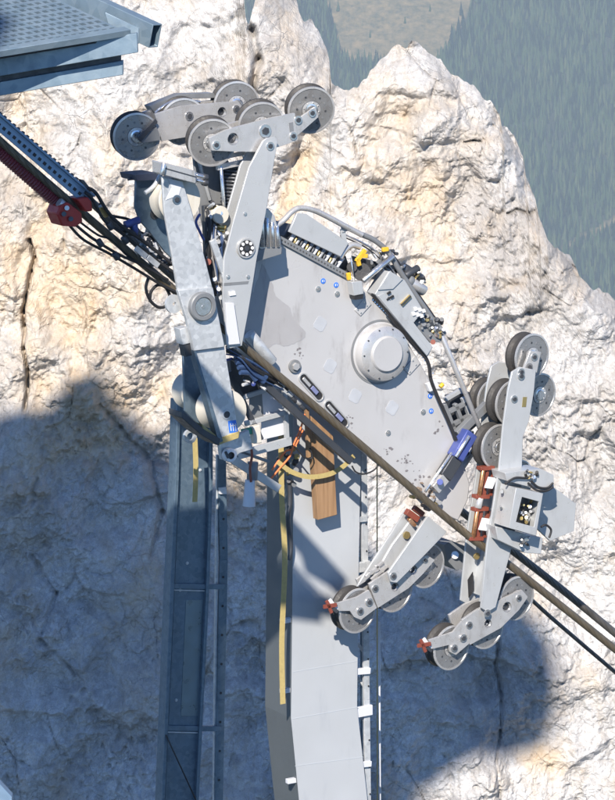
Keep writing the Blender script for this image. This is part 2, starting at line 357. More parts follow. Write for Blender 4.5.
def rock_material():
    m = bpy.data.materials.new('pale_limestone'); m.use_nodes = True; t = m.node_tree; n = t.nodes; l = t.links; b = n['Principled BSDF']
    b.inputs['Roughness'].default_value = .95; b.inputs['Specular IOR Level'].default_value = .15
    geo = n.new('ShaderNodeNewGeometry'); pos = geo.outputs['Position']
    def noise(sc_, det, rg=.6, dist=0.):
        x = n.new('ShaderNodeTexNoise'); x.inputs['Scale'].default_value = sc_; x.inputs['Detail'].default_value = det; x.inputs['Roughness'].default_value = rg; x.inputs['Distortion'].default_value = dist
        l.new(pos, x.inputs['Vector']); return x.outputs['Fac']
    def ramp(src, p0, p1, c0, c1):
        r = n.new('ShaderNodeValToRGB'); e = r.color_ramp.elements; e[0].position = p0; e[1].position = p1; e[0].color = (*c0, 1); e[1].color = (*c1, 1); l.new(src, r.inputs[0]); return r.outputs[0]
    def mix(f, a, c, k=1.0, bt='MIX'):
        x = n.new('ShaderNodeMix'); x.data_type = 'RGBA'; x.blend_type = bt
        if k != 1.0:
            mu = n.new('ShaderNodeMath'); mu.operation = 'MULTIPLY'; mu.inputs[1].default_value = k; l.new(f, mu.inputs[0]); f = mu.outputs[0]
        l.new(f, x.inputs[0])
        for s, v in ((6, a), (7, c)):
            if isinstance(v, tuple): x.inputs[s].default_value = (*v, 1)
            else: l.new(v, x.inputs[s])
        return x.outputs[2]
    at = n.new('ShaderNodeAttribute'); at.attribute_name = 'stain'
    ac = n.new('ShaderNodeAttribute'); ac.attribute_name = 'crev'
    base = ramp(noise(1.6, 8, .7), .32, .60, (.47, .465, .46), (.66, .655, .645))
    base = mix(ramp(noise(7, 8, .75, .6), .42, .62, (0, 0, 0), (1, 1, 1)), base, (.30, .295, .29), .55)
    base = mix(ramp(noise(26, 6, .7, .3), .55, .66, (0, 0, 0), (1, 1, 1)), base, (.72, .725, .73), .6)
    base = mix(ramp(noise(55, 5, .8, .3), .50, .62, (0, 0, 0), (1, 1, 1)), base, (.27, .25, .23), .5)
    base = mix(ramp(noise(14, 9, .8, 1.5), .54, .60, (0, 0, 0), (1, 1, 1)), base, (.36, .30, .24), .45)
    och = ramp(noise(3.2, 7, .7), .35, .7, (.55, .39, .22), (.62, .54, .42))
    msk = n.new('ShaderNodeMapRange'); msk.inputs[1].default_value = .3; msk.inputs[2].default_value = .95; l.new(at.outputs['Fac'], msk.inputs[0])
    base = mix(ramp(noise(.55, 5, .6, .5), .45, .62, (0, 0, 0), (1, 1, 1)), base, (.33, .30, .27), .5)
    base = mix(msk.outputs[0], base, och, .72)
    br = n.new('ShaderNodeMath'); br.operation = 'MULTIPLY'; l.new(ramp(noise(2.1, 9, .75, 1.2), .6, .68, (0, 0, 0), (1, 1, 1)), br.inputs[0]); l.new(msk.outputs[0], br.inputs[1])
    base = mix(br.outputs[0], base, (.36, .22, .11), .6)
    base = mix(ac.outputs['Fac'], base, (.22, .20, .18), .35)
    vo = n.new('ShaderNodeTexVoronoi'); vo.feature = 'DISTANCE_TO_EDGE'; vo.inputs['Scale'].default_value = 3.1
    wn = n.new('ShaderNodeTexNoise'); wn.inputs['Scale'].default_value = 3; wn.inputs['Detail'].default_value = 5; l.new(pos, wn.inputs['Vector'])
    ad = n.new('ShaderNodeMix'); ad.data_type = 'VECTOR'; ad.inputs[0].default_value = .25; l.new(pos, ad.inputs[4]); l.new(wn.outputs['Color'], ad.inputs[5]); l.new(ad.outputs[1], vo.inputs['Vector'])
    cr = n.new('ShaderNodeMath'); cr.operation = 'MULTIPLY'; l.new(ramp(vo.outputs['Distance'], .0, .03, (1, 1, 1), (0, 0, 0)), cr.inputs[0]); l.new(ramp(noise(1.9, 3), .5, .6, (0, 0, 0), (1, 1, 1)), cr.inputs[1])
    base = mix(cr.outputs[0], base, (.24, .22, .20), .2)
    l.new(base, b.inputs['Base Color'])
    s1 = n.new('ShaderNodeMath'); s1.operation = 'ADD'; l.new(noise(11, 12, .8, .6), s1.inputs[0])
    k = n.new('ShaderNodeMath'); k.operation = 'MULTIPLY'; k.inputs[1].default_value = -.5; l.new(cr.outputs[0], k.inputs[0]); l.new(k.outputs[0], s1.inputs[1])
    bb = n.new('ShaderNodeBump'); bb.inputs['Strength'].default_value = .7; bb.inputs['Distance'].default_value = .045; l.new(s1.outputs[0], bb.inputs['Height']); l.new(bb.outputs[0], b.inputs['Normal'])
    return m
ROCK = rock_material()
grid_mesh('rock_face', co, nx, ny+nb-1, ROCK, dict(kind='structure'), {'stain': stain, 'crev': crev})

# ------------------------------------------------------------------ valley side with forest, 4 km away
def hill_z(x, y):
    base = np.where(y < 3600, -620+0*y, 0)
    s = np.interp(y, [-400, 1500, 3300, 3620, 4260, 5200, 7000], [-900, -760, -690, -590, -235, 60, 420])
    return s+12*fbm(x*.0035, y*.0035, 4, 200)+x*.03
gy = np.concatenate([np.linspace(-300, 3400, 40), np.linspace(3420, 4700, 200), np.linspace(4750, 7000, 40)])
gx = np.concatenate([np.linspace(-3500, -420, 30), np.linspace(-400, 900, 240), np.linspace(950, 3500, 30)])
GX, GY = np.meshgrid(gx, gy); GZ = hill_z(GX, GY)
def proj(x, y, z):
    v = np.stack([x-CAM.x, y-CAM.y, z-CAM.z], -1); f = v@np.array(FWD); return 307.5+F*v[..., 0]/f, 400-F*(v@np.array(UPV))/f
def clearing(px, py):      # the felled slope near the top of the picture
    n_ = 9*fbm(px*.03, py*.05, 3, 300)
    a = (px > 326+n_*.8+py*.25) & (py < 74+n_-(px-470)**2*.0009) & (px < 474-py*.55+n_) & (px > 300+py*.4)
    b_ = (np.abs(py-(250-(px-560)*.55+n_)) < 3.2) & (px > 530)
    return a | b_
hp = proj(GX, GY, GZ)
hm = mat('forest_floor', (.10, .09, .055), .95, 0, .25, .05)
if True:
    t_ = hm.node_tree; n_ = t_.nodes; l_ = t_.links; b_ = n_['Principled BSDF']
    geo = n_.new('ShaderNodeNewGeometry'); no = n_.new('ShaderNodeTexNoise'); no.inputs['Scale'].default_value = .09; no.inputs['Detail'].default_value = 12; no.inputs['Roughness'].default_value = .85
    l_.new(geo.outputs['Position'], no.inputs['Vector']); r = n_.new('ShaderNodeValToRGB'); e = r.color_ramp.elements
    e[0].position = .38; e[0].color = (.035, .05, .022, 1); e[1].position = .62; e[1].color = (.24, .18, .085, 1)
    l_.new(no.outputs['Fac'], r.inputs[0]); at_ = n_.new('ShaderNodeAttribute'); at_.attribute_name = 'felled'; mx_ = n_.new('ShaderNodeMix'); mx_.data_type = 'RGBA'; mx_.inputs[6].default_value = (.022, .034, .018, 1); l_.new(at_.outputs['Fac'], mx_.inputs[0]); l_.new(r.outputs[0], mx_.inputs[7]); l_.new(mx_.outputs[2], b_.inputs['Base Color'])
grid_mesh('far_hillside', np.stack([GX, GY, GZ], -1), len(gx), len(gy), hm, dict(kind='structure'), {'felled': np.maximum(clearing(*hp).astype(float), .35*(fbm(GX*.01, GY*.01, 4, 410) > .35))})

def leafm(name, c):
    m = mat(name, c, .85, 0, .35, .09); m.node_tree.nodes['Principled BSDF'].inputs['Specular IOR Level'].default_value = .15; return m
FOL = [leafm('spruce_dark', (.010, .024, .010)), leafm('spruce_mid', (.040, .070, .026)), leafm('spruce_light', (.065, .09, .038)), mat('spruce_trunk', (.10, .075, .05), .9)]
def spruce_arrays(h, r, seed, tiers=5, sides=7):
    g_ = np.random.default_rng(seed); v = []; f = []
    for k in range(tiers):
        z0 = h*(.08+.86*k/tiers); z1 = min(h, z0+h*(.34-.02*k)); rr = r*(1-k/tiers)**.85*(.9+.2*g_.random())
        b = len(v); v.append((0, 0, z1))
        for i in range(sides*2):
            a = math.pi*i/sides+k; q = rr*(1 if i % 2 == 0 else .55)*(.8+.4*g_.random())
            v.append((math.cos(a)*q, math.sin(a)*q, z0-(.05*h*g_.random() if i % 2 == 0 else -.02*h)))
        for i in range(sides*2): f.append((b, b+1+i, b+1+(i+1) % (sides*2)))
    return np.array(v), np.array(f)
protos = [spruce_arrays(19, 3.1, s, 7, 6) for s in range(6)]
n_try = 36000
tx = rng.uniform(-200, 620, n_try); ty = rng.uniform(3560, 4420, n_try)
tz = hill_z(tx, ty); tp = proj(tx, ty, tz)
dens = fbm(tx*.012, ty*.012, 3, 400)
keep = ~clearing(*tp) & (dens+rng.uniform(-.5, .5, n_try) > -.62)
lone_px = [(338, 12, 1, 'spruce near the top left corner of the felled clearing'), (333, 42, 1, 'spruce at the left edge of the clearing, left of the rock peak'), (352, 64, 1, 'spruce at the foot of the clearing just above the wheel'),
           (461, 16, 0, 'tall spruce at the top right edge of the clearing'), (467, 32, 1, 'spruce halfway down the right edge of the clearing'), (446, 56, 0, 'tall spruce low on the right edge of the clearing, above the peak'),
           (430, 12, 2, 'small young spruce standing alone high on the right half of the clearing'), (405, 24, 2, 'small young spruce alone in the middle of the clearing above the rock peak'), (370, 38, 2, 'small young spruce alone left of the middle of the clearing')]
tv = []; tf = []; tm = []; off = 0
for i in np.nonzero(keep)[0]:
    v, f = protos[i % 6]; s_ = rng.uniform(.55, 1.2)*(1+.25*dens[i]); a = rng.uniform(0, 6.28); c, s2 = math.cos(a), math.sin(a)
    w_ = v*np.array([s_*rng.uniform(.85, 1.2)]*2+[s_]); q = np.stack([w_[:, 0]*c-w_[:, 1]*s2+tx[i], w_[:, 0]*s2+w_[:, 1]*c+ty[i], w_[:, 2]+tz[i]-1], -1)
    tv.append(q); tf.append(f+off); off += len(v); u = rng.random(); tm.append(np.full(len(f), 2 if u > .86 else (1 if u > .42 else 0)))
tv = np.concatenate(tv); tf = np.concatenate(tf); tm = np.concatenate(tm)
me = bpy.data.meshes.new('forest'); me.vertices.add(len(tv)); me.vertices.foreach_set('co', tv.reshape(-1).astype(np.float32))
me.loops.add(tf.size); me.loops.foreach_set('vertex_index', tf.reshape(-1).astype(np.int32)); me.polygons.add(len(tf)); me.polygons.foreach_set('loop_start', (np.arange(len(tf))*3).astype(np.int32))
for m in FOL[:3]: me.materials.append(m)
me.polygons.foreach_set('material_index', tm.astype(np.int32)); me.update(calc_edges=True)
fo = bpy.data.objects.new('forest', me); sc.collection.objects.link(fo)
tag(fo, 'dense spruce forest covering the distant mountainside', 'forest', kind='stuff')
ref = None
for k, (x, y, s_, lb) in enumerate(lone_px):
    # where the line of sight meets the hillside
    d_ = ray(x, y); lo = 3000.0
    for q in np.linspace(3300, 5200, 1900):
        p = CAM+d_*q
        if p.z <= float(hill_z(np.array(p.x), np.array(p.y))): break
    v, f = protos[k % 6]; h = [1.0, .8, .55][s_]
    r_ = bpy.data.objects.new('pine_tree', None); sc.collection.objects.link(r_); r_.location = p; ORG[r_.name] = p.copy()
    tag(r_, lb, 'tree', 'spruces around the felled clearing')
    MB().add([Vector(a)*h+p for a in v], [tuple(int(c) for c in a) for a in f], FOL[1] if s_ else FOL[0]).build('crown', r_, smooth=False)
    MB().cyl(p-Z, p+Z*4*h, .35, FOL[3], 6).build('trunk', r_)

# ------------------------------------------------------------------ unseen slab added up behind the viewer, outline shaped to shade rock and girder
SR = TRAVEL.cross(Z).normalized(); SU = SR.cross(TRAVEL).normalized()
def sun2(p): return (p.dot(SR), p.dot(SU))
shade = [sun2(PR(x, y)) for x, y in [(-350, 412), (0, 410), (40, 408), (62, 396), (75, 378), (105, 376), (116, 398), (160, 430), (190, 452), (240, 476), (300, 500), (345, 520), (380, 560), (430, 556), (480, 572), (520, 598), (552, 640),
        (560, 690), (548, 740), (500, 758), (450, 782), (420, 800)]]
lowp = [(sun2(P(150, 120, .9))[0], 3.4)]+[sun2(P(x, y, w)) for x, y, w in [ (152, 120, .9), (157, 240, .1), (150, 270, 0), (150, 520, .9), (214, 535, .9), (232, 560, .9), (232, 640, .9), (230, 1000, .9), (140, 1000, .9), (132, 520, .9), (125, 330, .3), (-350, 330, .3)]]
pl = shade+lowp
def s3(q, dd): return SR*q[0]+SU*q[1]-TRAVEL*dd
bb_ = MB(); bb_.prism([s3(q, 30) for q in pl], -TRAVEL*.35, DARKM)
ro = bb_.build('shadow_slab'); tag(ro, 'unseen slab added high above the viewer to cast shade', 'shadow caster')

# ================================================================== CABLE CARRIAGE
car = empty('cable_carriage', P(350, 330, .4), 'grey cable car carriage with grooved wheels and long white hanger, riding the diagonal track rope', 'cable car carriage')

# wheel: front flange disc, lined groove, back flange
def wheel_mesh():
    b = MB(); ax = Vector((0, 1, 0)); r = .218
    b.lathe(Vector(), ax, [(.0005, -.012), (.045, -.012), (.048, -.004), (.06, .0), (.085, .002), (.088, .008), (r*.90, .008), (r*.92, .002), (r, .004), (r*1.0, .018), (r*.93, .03),
             (r*.86, .045), (r*.84, .075), (r*.86, .105), (r*.94, .12), (r*.99, .13), (r*.99, .15), (r*.85, .152), (.08, .15), (.05, .17), (.0005, .17)], DISC, 56,
            [SILVER, SILVER, SILVER, ALU, DARKM, DISC, DISC, ALU, ALU, DISC, TYRE, TYRE, TYRE, TYRE, TYRE, TYRE, TYRE, TYRE, DARKM, DARKM])
    for k in range(12):
        a = 2*math.pi*k/12; c = Vector((math.cos(a), 0, math.sin(a)))*.132
        b.cyl(c+Vector((0, .012, 0)), c+Vector((0, .0055, 0)), .0105, GREYD if k % 2 else DARKM, 10)
    for k in range(8):
        a = 2*math.pi*(k+.5)/8; c = Vector((math.cos(a), 0, math.sin(a)))*.072
        b.cyl(c+Vector((0, .008, 0)), c+Vector((0, -.004, 0)), .006, SILVER, 6)
    return b
proto_wheel = None
def wheel(px, py, w, yaw, tilt, parent, s=1.0, spin=None):
    global proto_wheel
    c = P(px, py, w)
    if proto_wheel is None:
        o = wheel_mesh().build('wheel', parent, origin=(0, 0, 0)); proto_wheel = o
    else:
        o = proto_wheel.copy(); sc.collection.objects.link(o)
    o.parent = parent; ORG[o.name] = c; o.location = c-ORG[parent.name]
    ax = Vector((-math.sin(R(yaw))*math.cos(R(tilt)), math.cos(R(yaw))*math.cos(R(tilt)), math.sin(R(tilt))))
    q = Vector((0, 1, 0)).rotation_difference(ax).to_matrix() @ Matrix.Rotation(random.uniform(0, 6), 3, 'Y')
    o.rotation_euler = q.to_euler(); o.scale = (s, s, s)
    return o
def bolt(px, py, w, r, parent, m=SILVER, head=DARKM, t=.02):
    b = MB(); c = P(px, py, w)
    b.cyl(c, c-W*t*.5, r*PX*1.35, m, 18); b.cyl(c-W*t*.4, c-W*t, r*PX*.8, head, 6)
    return b.build('bolt', parent)

def bogie(name, outline, w, t, holes, wheels, yaw, tilt, bolts, m=ALU, extra=(), back=True, label=None, wdep=.05):
    b = MB(); b.prism(px2(outline, w), W*t, m, [circ(x, y, w, r) for x, y, r in holes])
    for e in extra: b.prism(px2(e, w+.004), W*(t-.006), m)
    if back:
        b.prism([p+W*.23 for p in px2(outline, w)], W*t, m)
        xs_ = sorted(outline); c0 = P(sum(p[0] for p in outline)/len(outline), sum(p[1] for p in outline)/len(outline), w)
        b.cyl(c0+W*.02, c0+W*.26, .035, m)
    o = b.build(name, car, .004)
    if label: o['label'] = label
    for x, y, r in holes:       # bushes inside the bored holes
        c = P(x, y, w); MB().lathe(c+W*.002, W, [(r*PX*.99, -.004), (r*PX*.99, .02), (r*PX*.72, .02), (r*PX*.68, .045), (.0005, .045)], DISC, 20, [SILVER, DISC, DARKM, DARKM]).build('bushing', o)
    for x, y, wo in wheels: wheel(x, y, w+wdep+wo, yaw, tilt, o)
    for x, y, r in bolts: bolt(x, y, w, r, o)
    return o
# upper far bogie (shaded one on the left)
bo = bogie('bogie_frame', [(155, 114), (181, 106), (238, 101), (243, 108), (240, 118), (225, 128), (187, 137), (162, 141)], .85, .03, [(222, 112, 5)],
      [(137, 137, .0), (184, 122, 0), (237, 105, 0.02)], 16, 4, [(189, 116, 3.4), (236, 109, 3)], m=ALU)
bo['label'] = 'upper far bogie frame in partial shade'
MB().prism(px2([(139, 139), (157, 127), (161, 140), (143, 143)], .82), W*.02, GREYD).prism(px2([(138, 138), (156, 119), (158, 122), (141, 142)], .80), W*.02, DARKM).build('axle_fork', bo, .003)
plate('guard_plate', [(150, 106), (180, 94), (214, 93), (217, 98), (181, 99), (154, 112)], 1.05, .12, GREYD, bo)
MB().tube([P(155, 113, .98), P(165, 105, .98), P(180, 100, .98), P(200, 102, .98)], .014, SILVER).build('guard_tube', bo)
# upper near bogie
b2 = bogie('bogie_frame', [(209, 138), (226, 130), (244, 125), (270, 118), (295, 113), (298, 140), (282, 146), (260, 152), (230, 151.5), (212, 150.5)], 0, .035, [(233, 139, 6)],
      [(212.5, 143, .045), (262, 126, .045), (311.5, 110.5, .045)], 14, 10, [(216, 145, 3), (265, 131, 5), (293, 136, 3), (298, 120, 3.2)], m=ALU,
      extra=[[(294, 122), (315.5, 107), (318.5, 117), (297, 136)]])
bolt(312, 113, 0, 3, b2)
b2['label'] = 'upper near bogie frame with three bright wheels'
MB().prism(px2([(289, 123), (293, 122), (294, 131), (290, 132)], -.003), W*.004, GREYD).build('slot_cover', b2)
# lower far bogie (left of the two)
b3 = bogie('bogie_frame', [(369, 584), (386, 573), (400, 566), (427, 555), (435, 560), (423, 574), (409, 588), (378, 608)], .35, .03, [(413, 570, 5), (395, 587, 4.5)],
      [(358, 611, 0), (395, 590, 0), (427, 566, 0)], 38, 3, [(375, 588.5, 3), (360, 611, 3), (369, 602, 3.2), (425, 560, 2.4)], m=ALU, wdep=.06,
      extra=[[(334, 604), (357, 597), (369, 590), (377, 608), (361, 620), (354, 617), (350, 611), (336, 611)]])
b3['label'] = 'lower far bogie frame in front of the white hanger'
b4 = bogie('bogie_frame', [(462, 620), (478, 609), (500, 600), (522, 590), (528, 597), (519, 610), (501, 628), (470, 645)], .05, .03, [(507, 607, 5.5), (488, 623.5, 4.5)],
      [(452, 648, 0), (487, 627, 0), (517, 598.5, 0)], 38, 3, [(469, 625, 3), (454, 648, 3), (463, 638, 3.2), (518.6, 598, 2.6)], m=ALU, wdep=.06,
      extra=[[(429, 640), (453, 632), (462, 621), (470, 643), (456, 655), (450, 652), (449, 645), (432, 649)]])
b4['label'] = 'lower near bogie frame, lowest of all'
for (x, y, w, par) in ((331, 607, .32, b3), (425, 646, .02, b4)):
    b = MB(); c = P(x, y, w)
    b.bar(P(x-7, y, w), P(x+6, y-2, w), .035, .02, RED); b.bar(P(x-4, y-6, w), P(x+1, y+6, w), .03, .02, RED); b.bar(P(x-1, y-7, w+.03), P(x+6, y+3, w+.03), .035, .02, WHITE); b.bar(P(x+2, y+1, w+.01), P(x+7, y+5, w+.01), .03, .03, DARKM)
    b.build('rope_scraper', par)
# upper wheels of the lower right arm
b5 = MB().prism(px2([(522, 373), (530, 351), (541, 352), (537, 373)], .03), W*.03, ALU).prism(px2([(522, 373), (530, 351), (541, 352), (537, 373)], .30), W*.03, ALU).build('bogie_frame', car, .004)
plate('bogie_frame', [(497, 405), (507, 368), (511, 352), (514, 352), (511, 395), (500, 440)], .62, .03, GREYD, car)
b5['label'] = 'upright bogie frame at the top of the right arm'
wheel(532.5, 356.5, .10, 40, 2, b5); wheel(540, 395, .30, 40, 2, b5, .97); wheel(513, 403, .12, 40, 2, b5); wheel(499, 447, .12, 40, 2, b5); wheel(494, 400, .62, 38, 2, b5, .95); wheel(519, 480, .35, 40, 2, b5, .9)
bolt(534, 357, .03, 3, b5); bolt(529, 367, .03, 3.2, b5, GREYD); bolt(521, 376, -.005, 3, b5)

# --- swing arms
def arm(outline, w, depth, m, web, webw=.03, far=True, holes=()):
    b = MB(); b.prism(px2(outline, w), W*.025, m, [circ(x, y, w, r) for x, y, r in holes])
    if far: b.prism([p+W*depth for p in px2(outline, w)], W*.025, m)
    for p, q in web: b.bar(P(*p, w+.02), P(*q, w+.02), webw, depth, m)
    return b.build('swing_arm', car, .005)
a1 = arm([(263, 141), (267, 138), (275, 137), (278, 141), (276, 152), (266, 213), (257, 258), (248, 314), (242, 346), (228, 349), (223, 300), (224, 258), (233, 223), (249, 167)], -.06, .16, GREYP, [((270, 150), (240, 330))], .05)
a1['label'] = 'long tapering grey arm from the upper bogie'
bolt(270, 146, -.06, 3.2, a1)
c = P(245.5, 248, -.06); b = MB(); b.cyl(c, c-W*.02, 10*PX, ALU, 36); b.cyl(c-W*.019, c-W*.024, 8.2*PX, BLACK, 32)
for k in range(8):
    a = 2*math.pi*k/8; p = c+(U*math.cos(a)+Z*math.sin(a))*6.1*PX-W*.024; b.cyl(p, p-W*.006, 1.7*PX, WHITE, 10)
b.cyl(c-W*.024, c-W*.032, 2.6*PX, DARKM, 16); b.build('pivot_boss', a1)
for x, y in ((245, 214), (228, 277), (248, 277), (231, 293)): bolt(x, y, -.06, 1.5, a1, SILVER, SILVER, .012)
MB().prism(px2([(224, 283), (249, 281), (248, 284), (224, 286)], -.062), W*.003, GREYD).build('seam', a1)
MB().prism(px2([(229, 292), (235, 291), (236, 295), (230, 296)], -.075), W*.03, WHITE).build('label_block', a1)
MB().prism(px2([(226, 303), (234, 303), (240, 344), (228, 345)], -.09), W*.028, WHITEP).build('cover_strip', a1, .003)

OUT = [(512, 372), (520, 367), (536, 370), (534, 392), (529, 421), (523, 437), (521, 500), (512, 547), (496, 607), (488, 612), (481, 608), (487, 545), (499, 468), (503, 426), (508, 390)]
a2 = arm(OUT, 0, .36, GREYP, [((527, 385), (519, 440)), ((519, 440), (510, 520)), ((510, 520), (492, 600))], .03)
a2['label'] = 'upright grey channel arm on the right with red and copper fittings'
plate('channel_web', [(506, 440), (512, 440), (510, 500), (495, 545), (486, 600), (480, 602), (486, 545), (499, 490)], .19, .02, GREYP, a2)
for x, y, r in ((514, 399, 3), (521, 372, 3), (487, 613, 3)): bolt(x, y, 0, r, a2)
MB().prism(px2([(523, 397), (527, 397), (526, 407), (522, 407)], -.003), W*.004, BRASS).build('slot_plate', a2)
c = P(476, 556, .28); MB().cyl(c, c-W*.02, 3.6*PX, BRASS, 20).build('brass_plug', a2)
MB().prism(px2([(468, 580), (473, 572), (474, 590), (469, 598)], .30), W*.01, BLACK).build('slot', a2)
# red clamps with copper tubes inside the channel
for (x0, y0, x1, y1) in ((483, 470, 479, 496), (477, 511, 473, 538)):
    b = MB(); w = .10
    b.cyl(P(x0, y0, w), P(x1, y1, w), .022, COPPER, 16); f = b.build('copper_tube', a2)
    b = MB(); b.bar(P(x0-2, y0-1, w-.02), P(x0+12, y0-2, w-.02), .035, .08, RED); b.bar(P(x1-3, y1+1, w-.02), P(x1+11, y1+1, w-.02), .035, .08, RED)
    b.bar(P(x0+5, y0, w), P(x1+5.5, y1, w), .028, .05, RED); b.bar(P(x0+12, y0, w+.02), P(x1+12, y1, w+.02), .03, .04, RED)
    b.build('red_clamp', a2, .003)
    MB().prism(px2([(x0+6, y0+7), (x0+14, y0+8), (x1+13.5, y1-7), (x1+6, y1-8)], w-.045), W*.02, WHITE).build('rating_plate', a2, .002)
MB().cyl(P(480, 498, .1), P(478, 508, .1), .035, ALU, 16).build('coupling', a2)
# lower left arm
a3 = MB().prism(px2([(428, 516), (447, 532), (424, 556), (397, 583), (391, 582), (388, 573)], .27), W*.03, GREYP)
a3.prism(px2([(406, 510), (414, 516), (394, 545), (373, 577), (357, 587), (362, 578)], .52), W*.025, GREYP).prism(px2([(414, 516), (430, 517), (392, 573), (374, 577), (392, 545)], .45), W*.03, GREYP).build('swing_arm', car, .005)
a3 = sc.objects['swing_arm.002']; a3['label'] = 'short slanting channel arm at lower left'
c = P(406, 535, .44); MB().cyl(c, c-W*.02, 4*PX, BRASS, 20).build('brass_plug', a3)
bolt(393, 576, .27, 3, a3)
MB().bar(P(408, 512, .40), P(419, 520, .40), .06, .06, RED).bar(P(410, 519, .40), P(416, 526, .38), .03, .05, COPPER).bar(P(415, 508, .38), P(424, 515, .38), .05, .05, RED).build('red_clamp', a3, .003)
for a, b_ in (((366, 577), (384, 562)), ((372, 580), (388, 566)), ((370, 572), (379, 570)), ((376, 566), (384, 572))): MB().bar(P(*a, .42), P(*b_, .42), .022, .03, ALU).build('linkage', a3, .002)
b = MB(); b.prism(px2([(444, 545), (452, 541), (465, 546), (466, 568), (456, 570), (447, 560)], .62), W*.2, GREYD); b.cyl(P(455, 555, .6), P(455, 555, .66), .04, ALU); b.build('gear_housing', car, .01)

# --- side plate
SPW = .34
sp = plate('side_plate', [(258, 246), (276, 241), (300, 250), (338, 272), (360, 286), (374, 298), (390, 318), (404, 336), (420, 362), (434, 388), (444, 412), (455, 440), (466, 470), (470, 484), (468, 500), (458, 521), (440, 512),
     (420, 492), (398, 474), (360, 442), (330, 415), (300, 390), (272, 372), (246, 352), (244, 332), (252, 290)], SPW, .30, PLATEM, car, .012)
sp['label'] = 'broad aluminium side plate with raised round hub'
c = P(379, 352, SPW); k = 30*PX
MB().lathe(c+W*.01, -W, [(k*1.04, 0), (k*1.04, .02), (k*.98, .026), (k*.96, .10), (k*.93, .125), (k*.80, .14), (k*.62, .145), (k*.60, .165), (k*.57, .172), (.001, .172)], ALU, 72, [PLATEM]*4+[ALU]*2+[PLATEM]*3).build('drum_cover', sp)
for i in range(10):
    a = 2*math.pi*i/10; p = c+(U*math.cos(a)+Z*math.sin(a))*k*.86-W*.12; MB().cyl(p, p-W*.012, .008, DARKM, 6).build('cover_bolt', sp)
MB().lathe(c+W*.006, -W, [(k*1.05, 0), (k*1.12, .0), (k*1.12, .012), (k*1.05, .012)], GREYD, 60).build('drum_flange', sp)
NAVY = mat('navy_hose', (.03, .06, .14), .5, 0, .3, 14)
PATCH = mat('grey_patch', (.39, .41, .44), .6, 0, .15, 12)
for x, y, s_, ro_ in ((320, 324, 8, 20), (330, 366, 8, 25), (355, 396, 8, 25), (392, 408, 8, 20)):
    c = P(x, y, SPW); q = [c+(U*math.cos(R(a+ro_))+Z*math.sin(R(a+ro_)))*s_*PX for a in (0, 62, 90, 160, 180, 250, 272, 340)]
    MB().prism(q, -W*.003, PATCH).build('tape_patch', sp)
for x, y in ((362, 307), (411, 366)):
    MB().prism(px2([(x-8, y+3), (x+3, y-10), (x+9, y-3), (x-2, y+9)], SPW), -W*.012, PLATEM).build('mounting_pad', sp, .004)
    for dx, dy in ((-4, 3), (2, -5), (5, -1), (-1, 6)): bolt(x+dx, y+dy, SPW-.012, .7, sp, SILVER, SILVER, .006)
for x, y in ((323, 281), (336, 285), (430, 396), (431, 411)):
    c = P(x, y, SPW); MB().cyl(c, c-W*.005, 2.8*PX, BLUES, 20).cyl(c-W*.004, c-W*.007, 1.5*PX, WHITE, 10).bar(c-W*.009-Z*.012, c-W*.009+Z*.012, .010, .003, BLUES).build('round_sticker', sp)
for x, y in ((318, 289), (423, 412), (388, 433), (337, 294)): bolt(x, y, SPW, 2.2, sp, SILVER, GREYD, .015)
bolt(294, 366, SPW, 5.0, sp, GREYD, ALU, .05)
def slot(x, y):
    dx, dy = 8, 9; n_ = 10; c1 = P(x-dx, y-dy, SPW); c2 = P(x+dx, y+dy, SPW); dd = (c2-c1).normalized(); pp = W.cross(dd)
    def ob(r): return [c1+(-dd*math.sin(math.pi*i/n_)+pp*math.cos(math.pi*i/n_))*r for i in range(n_+1)]+[c2+(dd*math.sin(math.pi*i/n_)-pp*math.cos(math.pi*i/n_))*r for i in range(n_+1)]
    MB().prism(ob(.050), -W*.012, ALU, [ob(.036)]).prism(ob(.035), -W*.002, BLACK).build('slot_frame', sp, .002)
    MB().bar(c1-W*.006, c1+(c2-c1)*.45-W*.006, .03, .01, ALU).bar(c1+(c2-c1)*.5-W*.006, c1+(c2-c1)*.85-W*.006, .04, .015, mat('slide_grey_blue', (.16, .18, .32), .5), -W).build('slide_block', sp, .003)
slot(311, 387); slot(336, 414)
# worn, stepped-back corner left of the plate + pipe
wq = spline([Vector((x, y, 0)) for x, y in [(262, 264), (272, 282), (276, 296), (288, 306), (296, 322), (306, 333), (300, 341), (286, 346), (276, 344), (264, 350), (256, 338), (245, 334), (250, 300), (258, 280), (262, 264)]], 5)[:-1]
wq = [(p.x+random.uniform(-.7, .7), p.y+random.uniform(-.7, .7)) for p in wq]
plate('scuffed_area', wq, SPW-.002, .004, mat('scuffed_plate', (.36, .355, .36), .5, .15, .14, 4, dirt=(.19, .17, .17), dirt_amt=.8, dscale=5), sp, 0)
MB().cyl(P(249, 334, .24), P(272, 362, .24), .055, GALV, 20).build('pipe_stub', car)
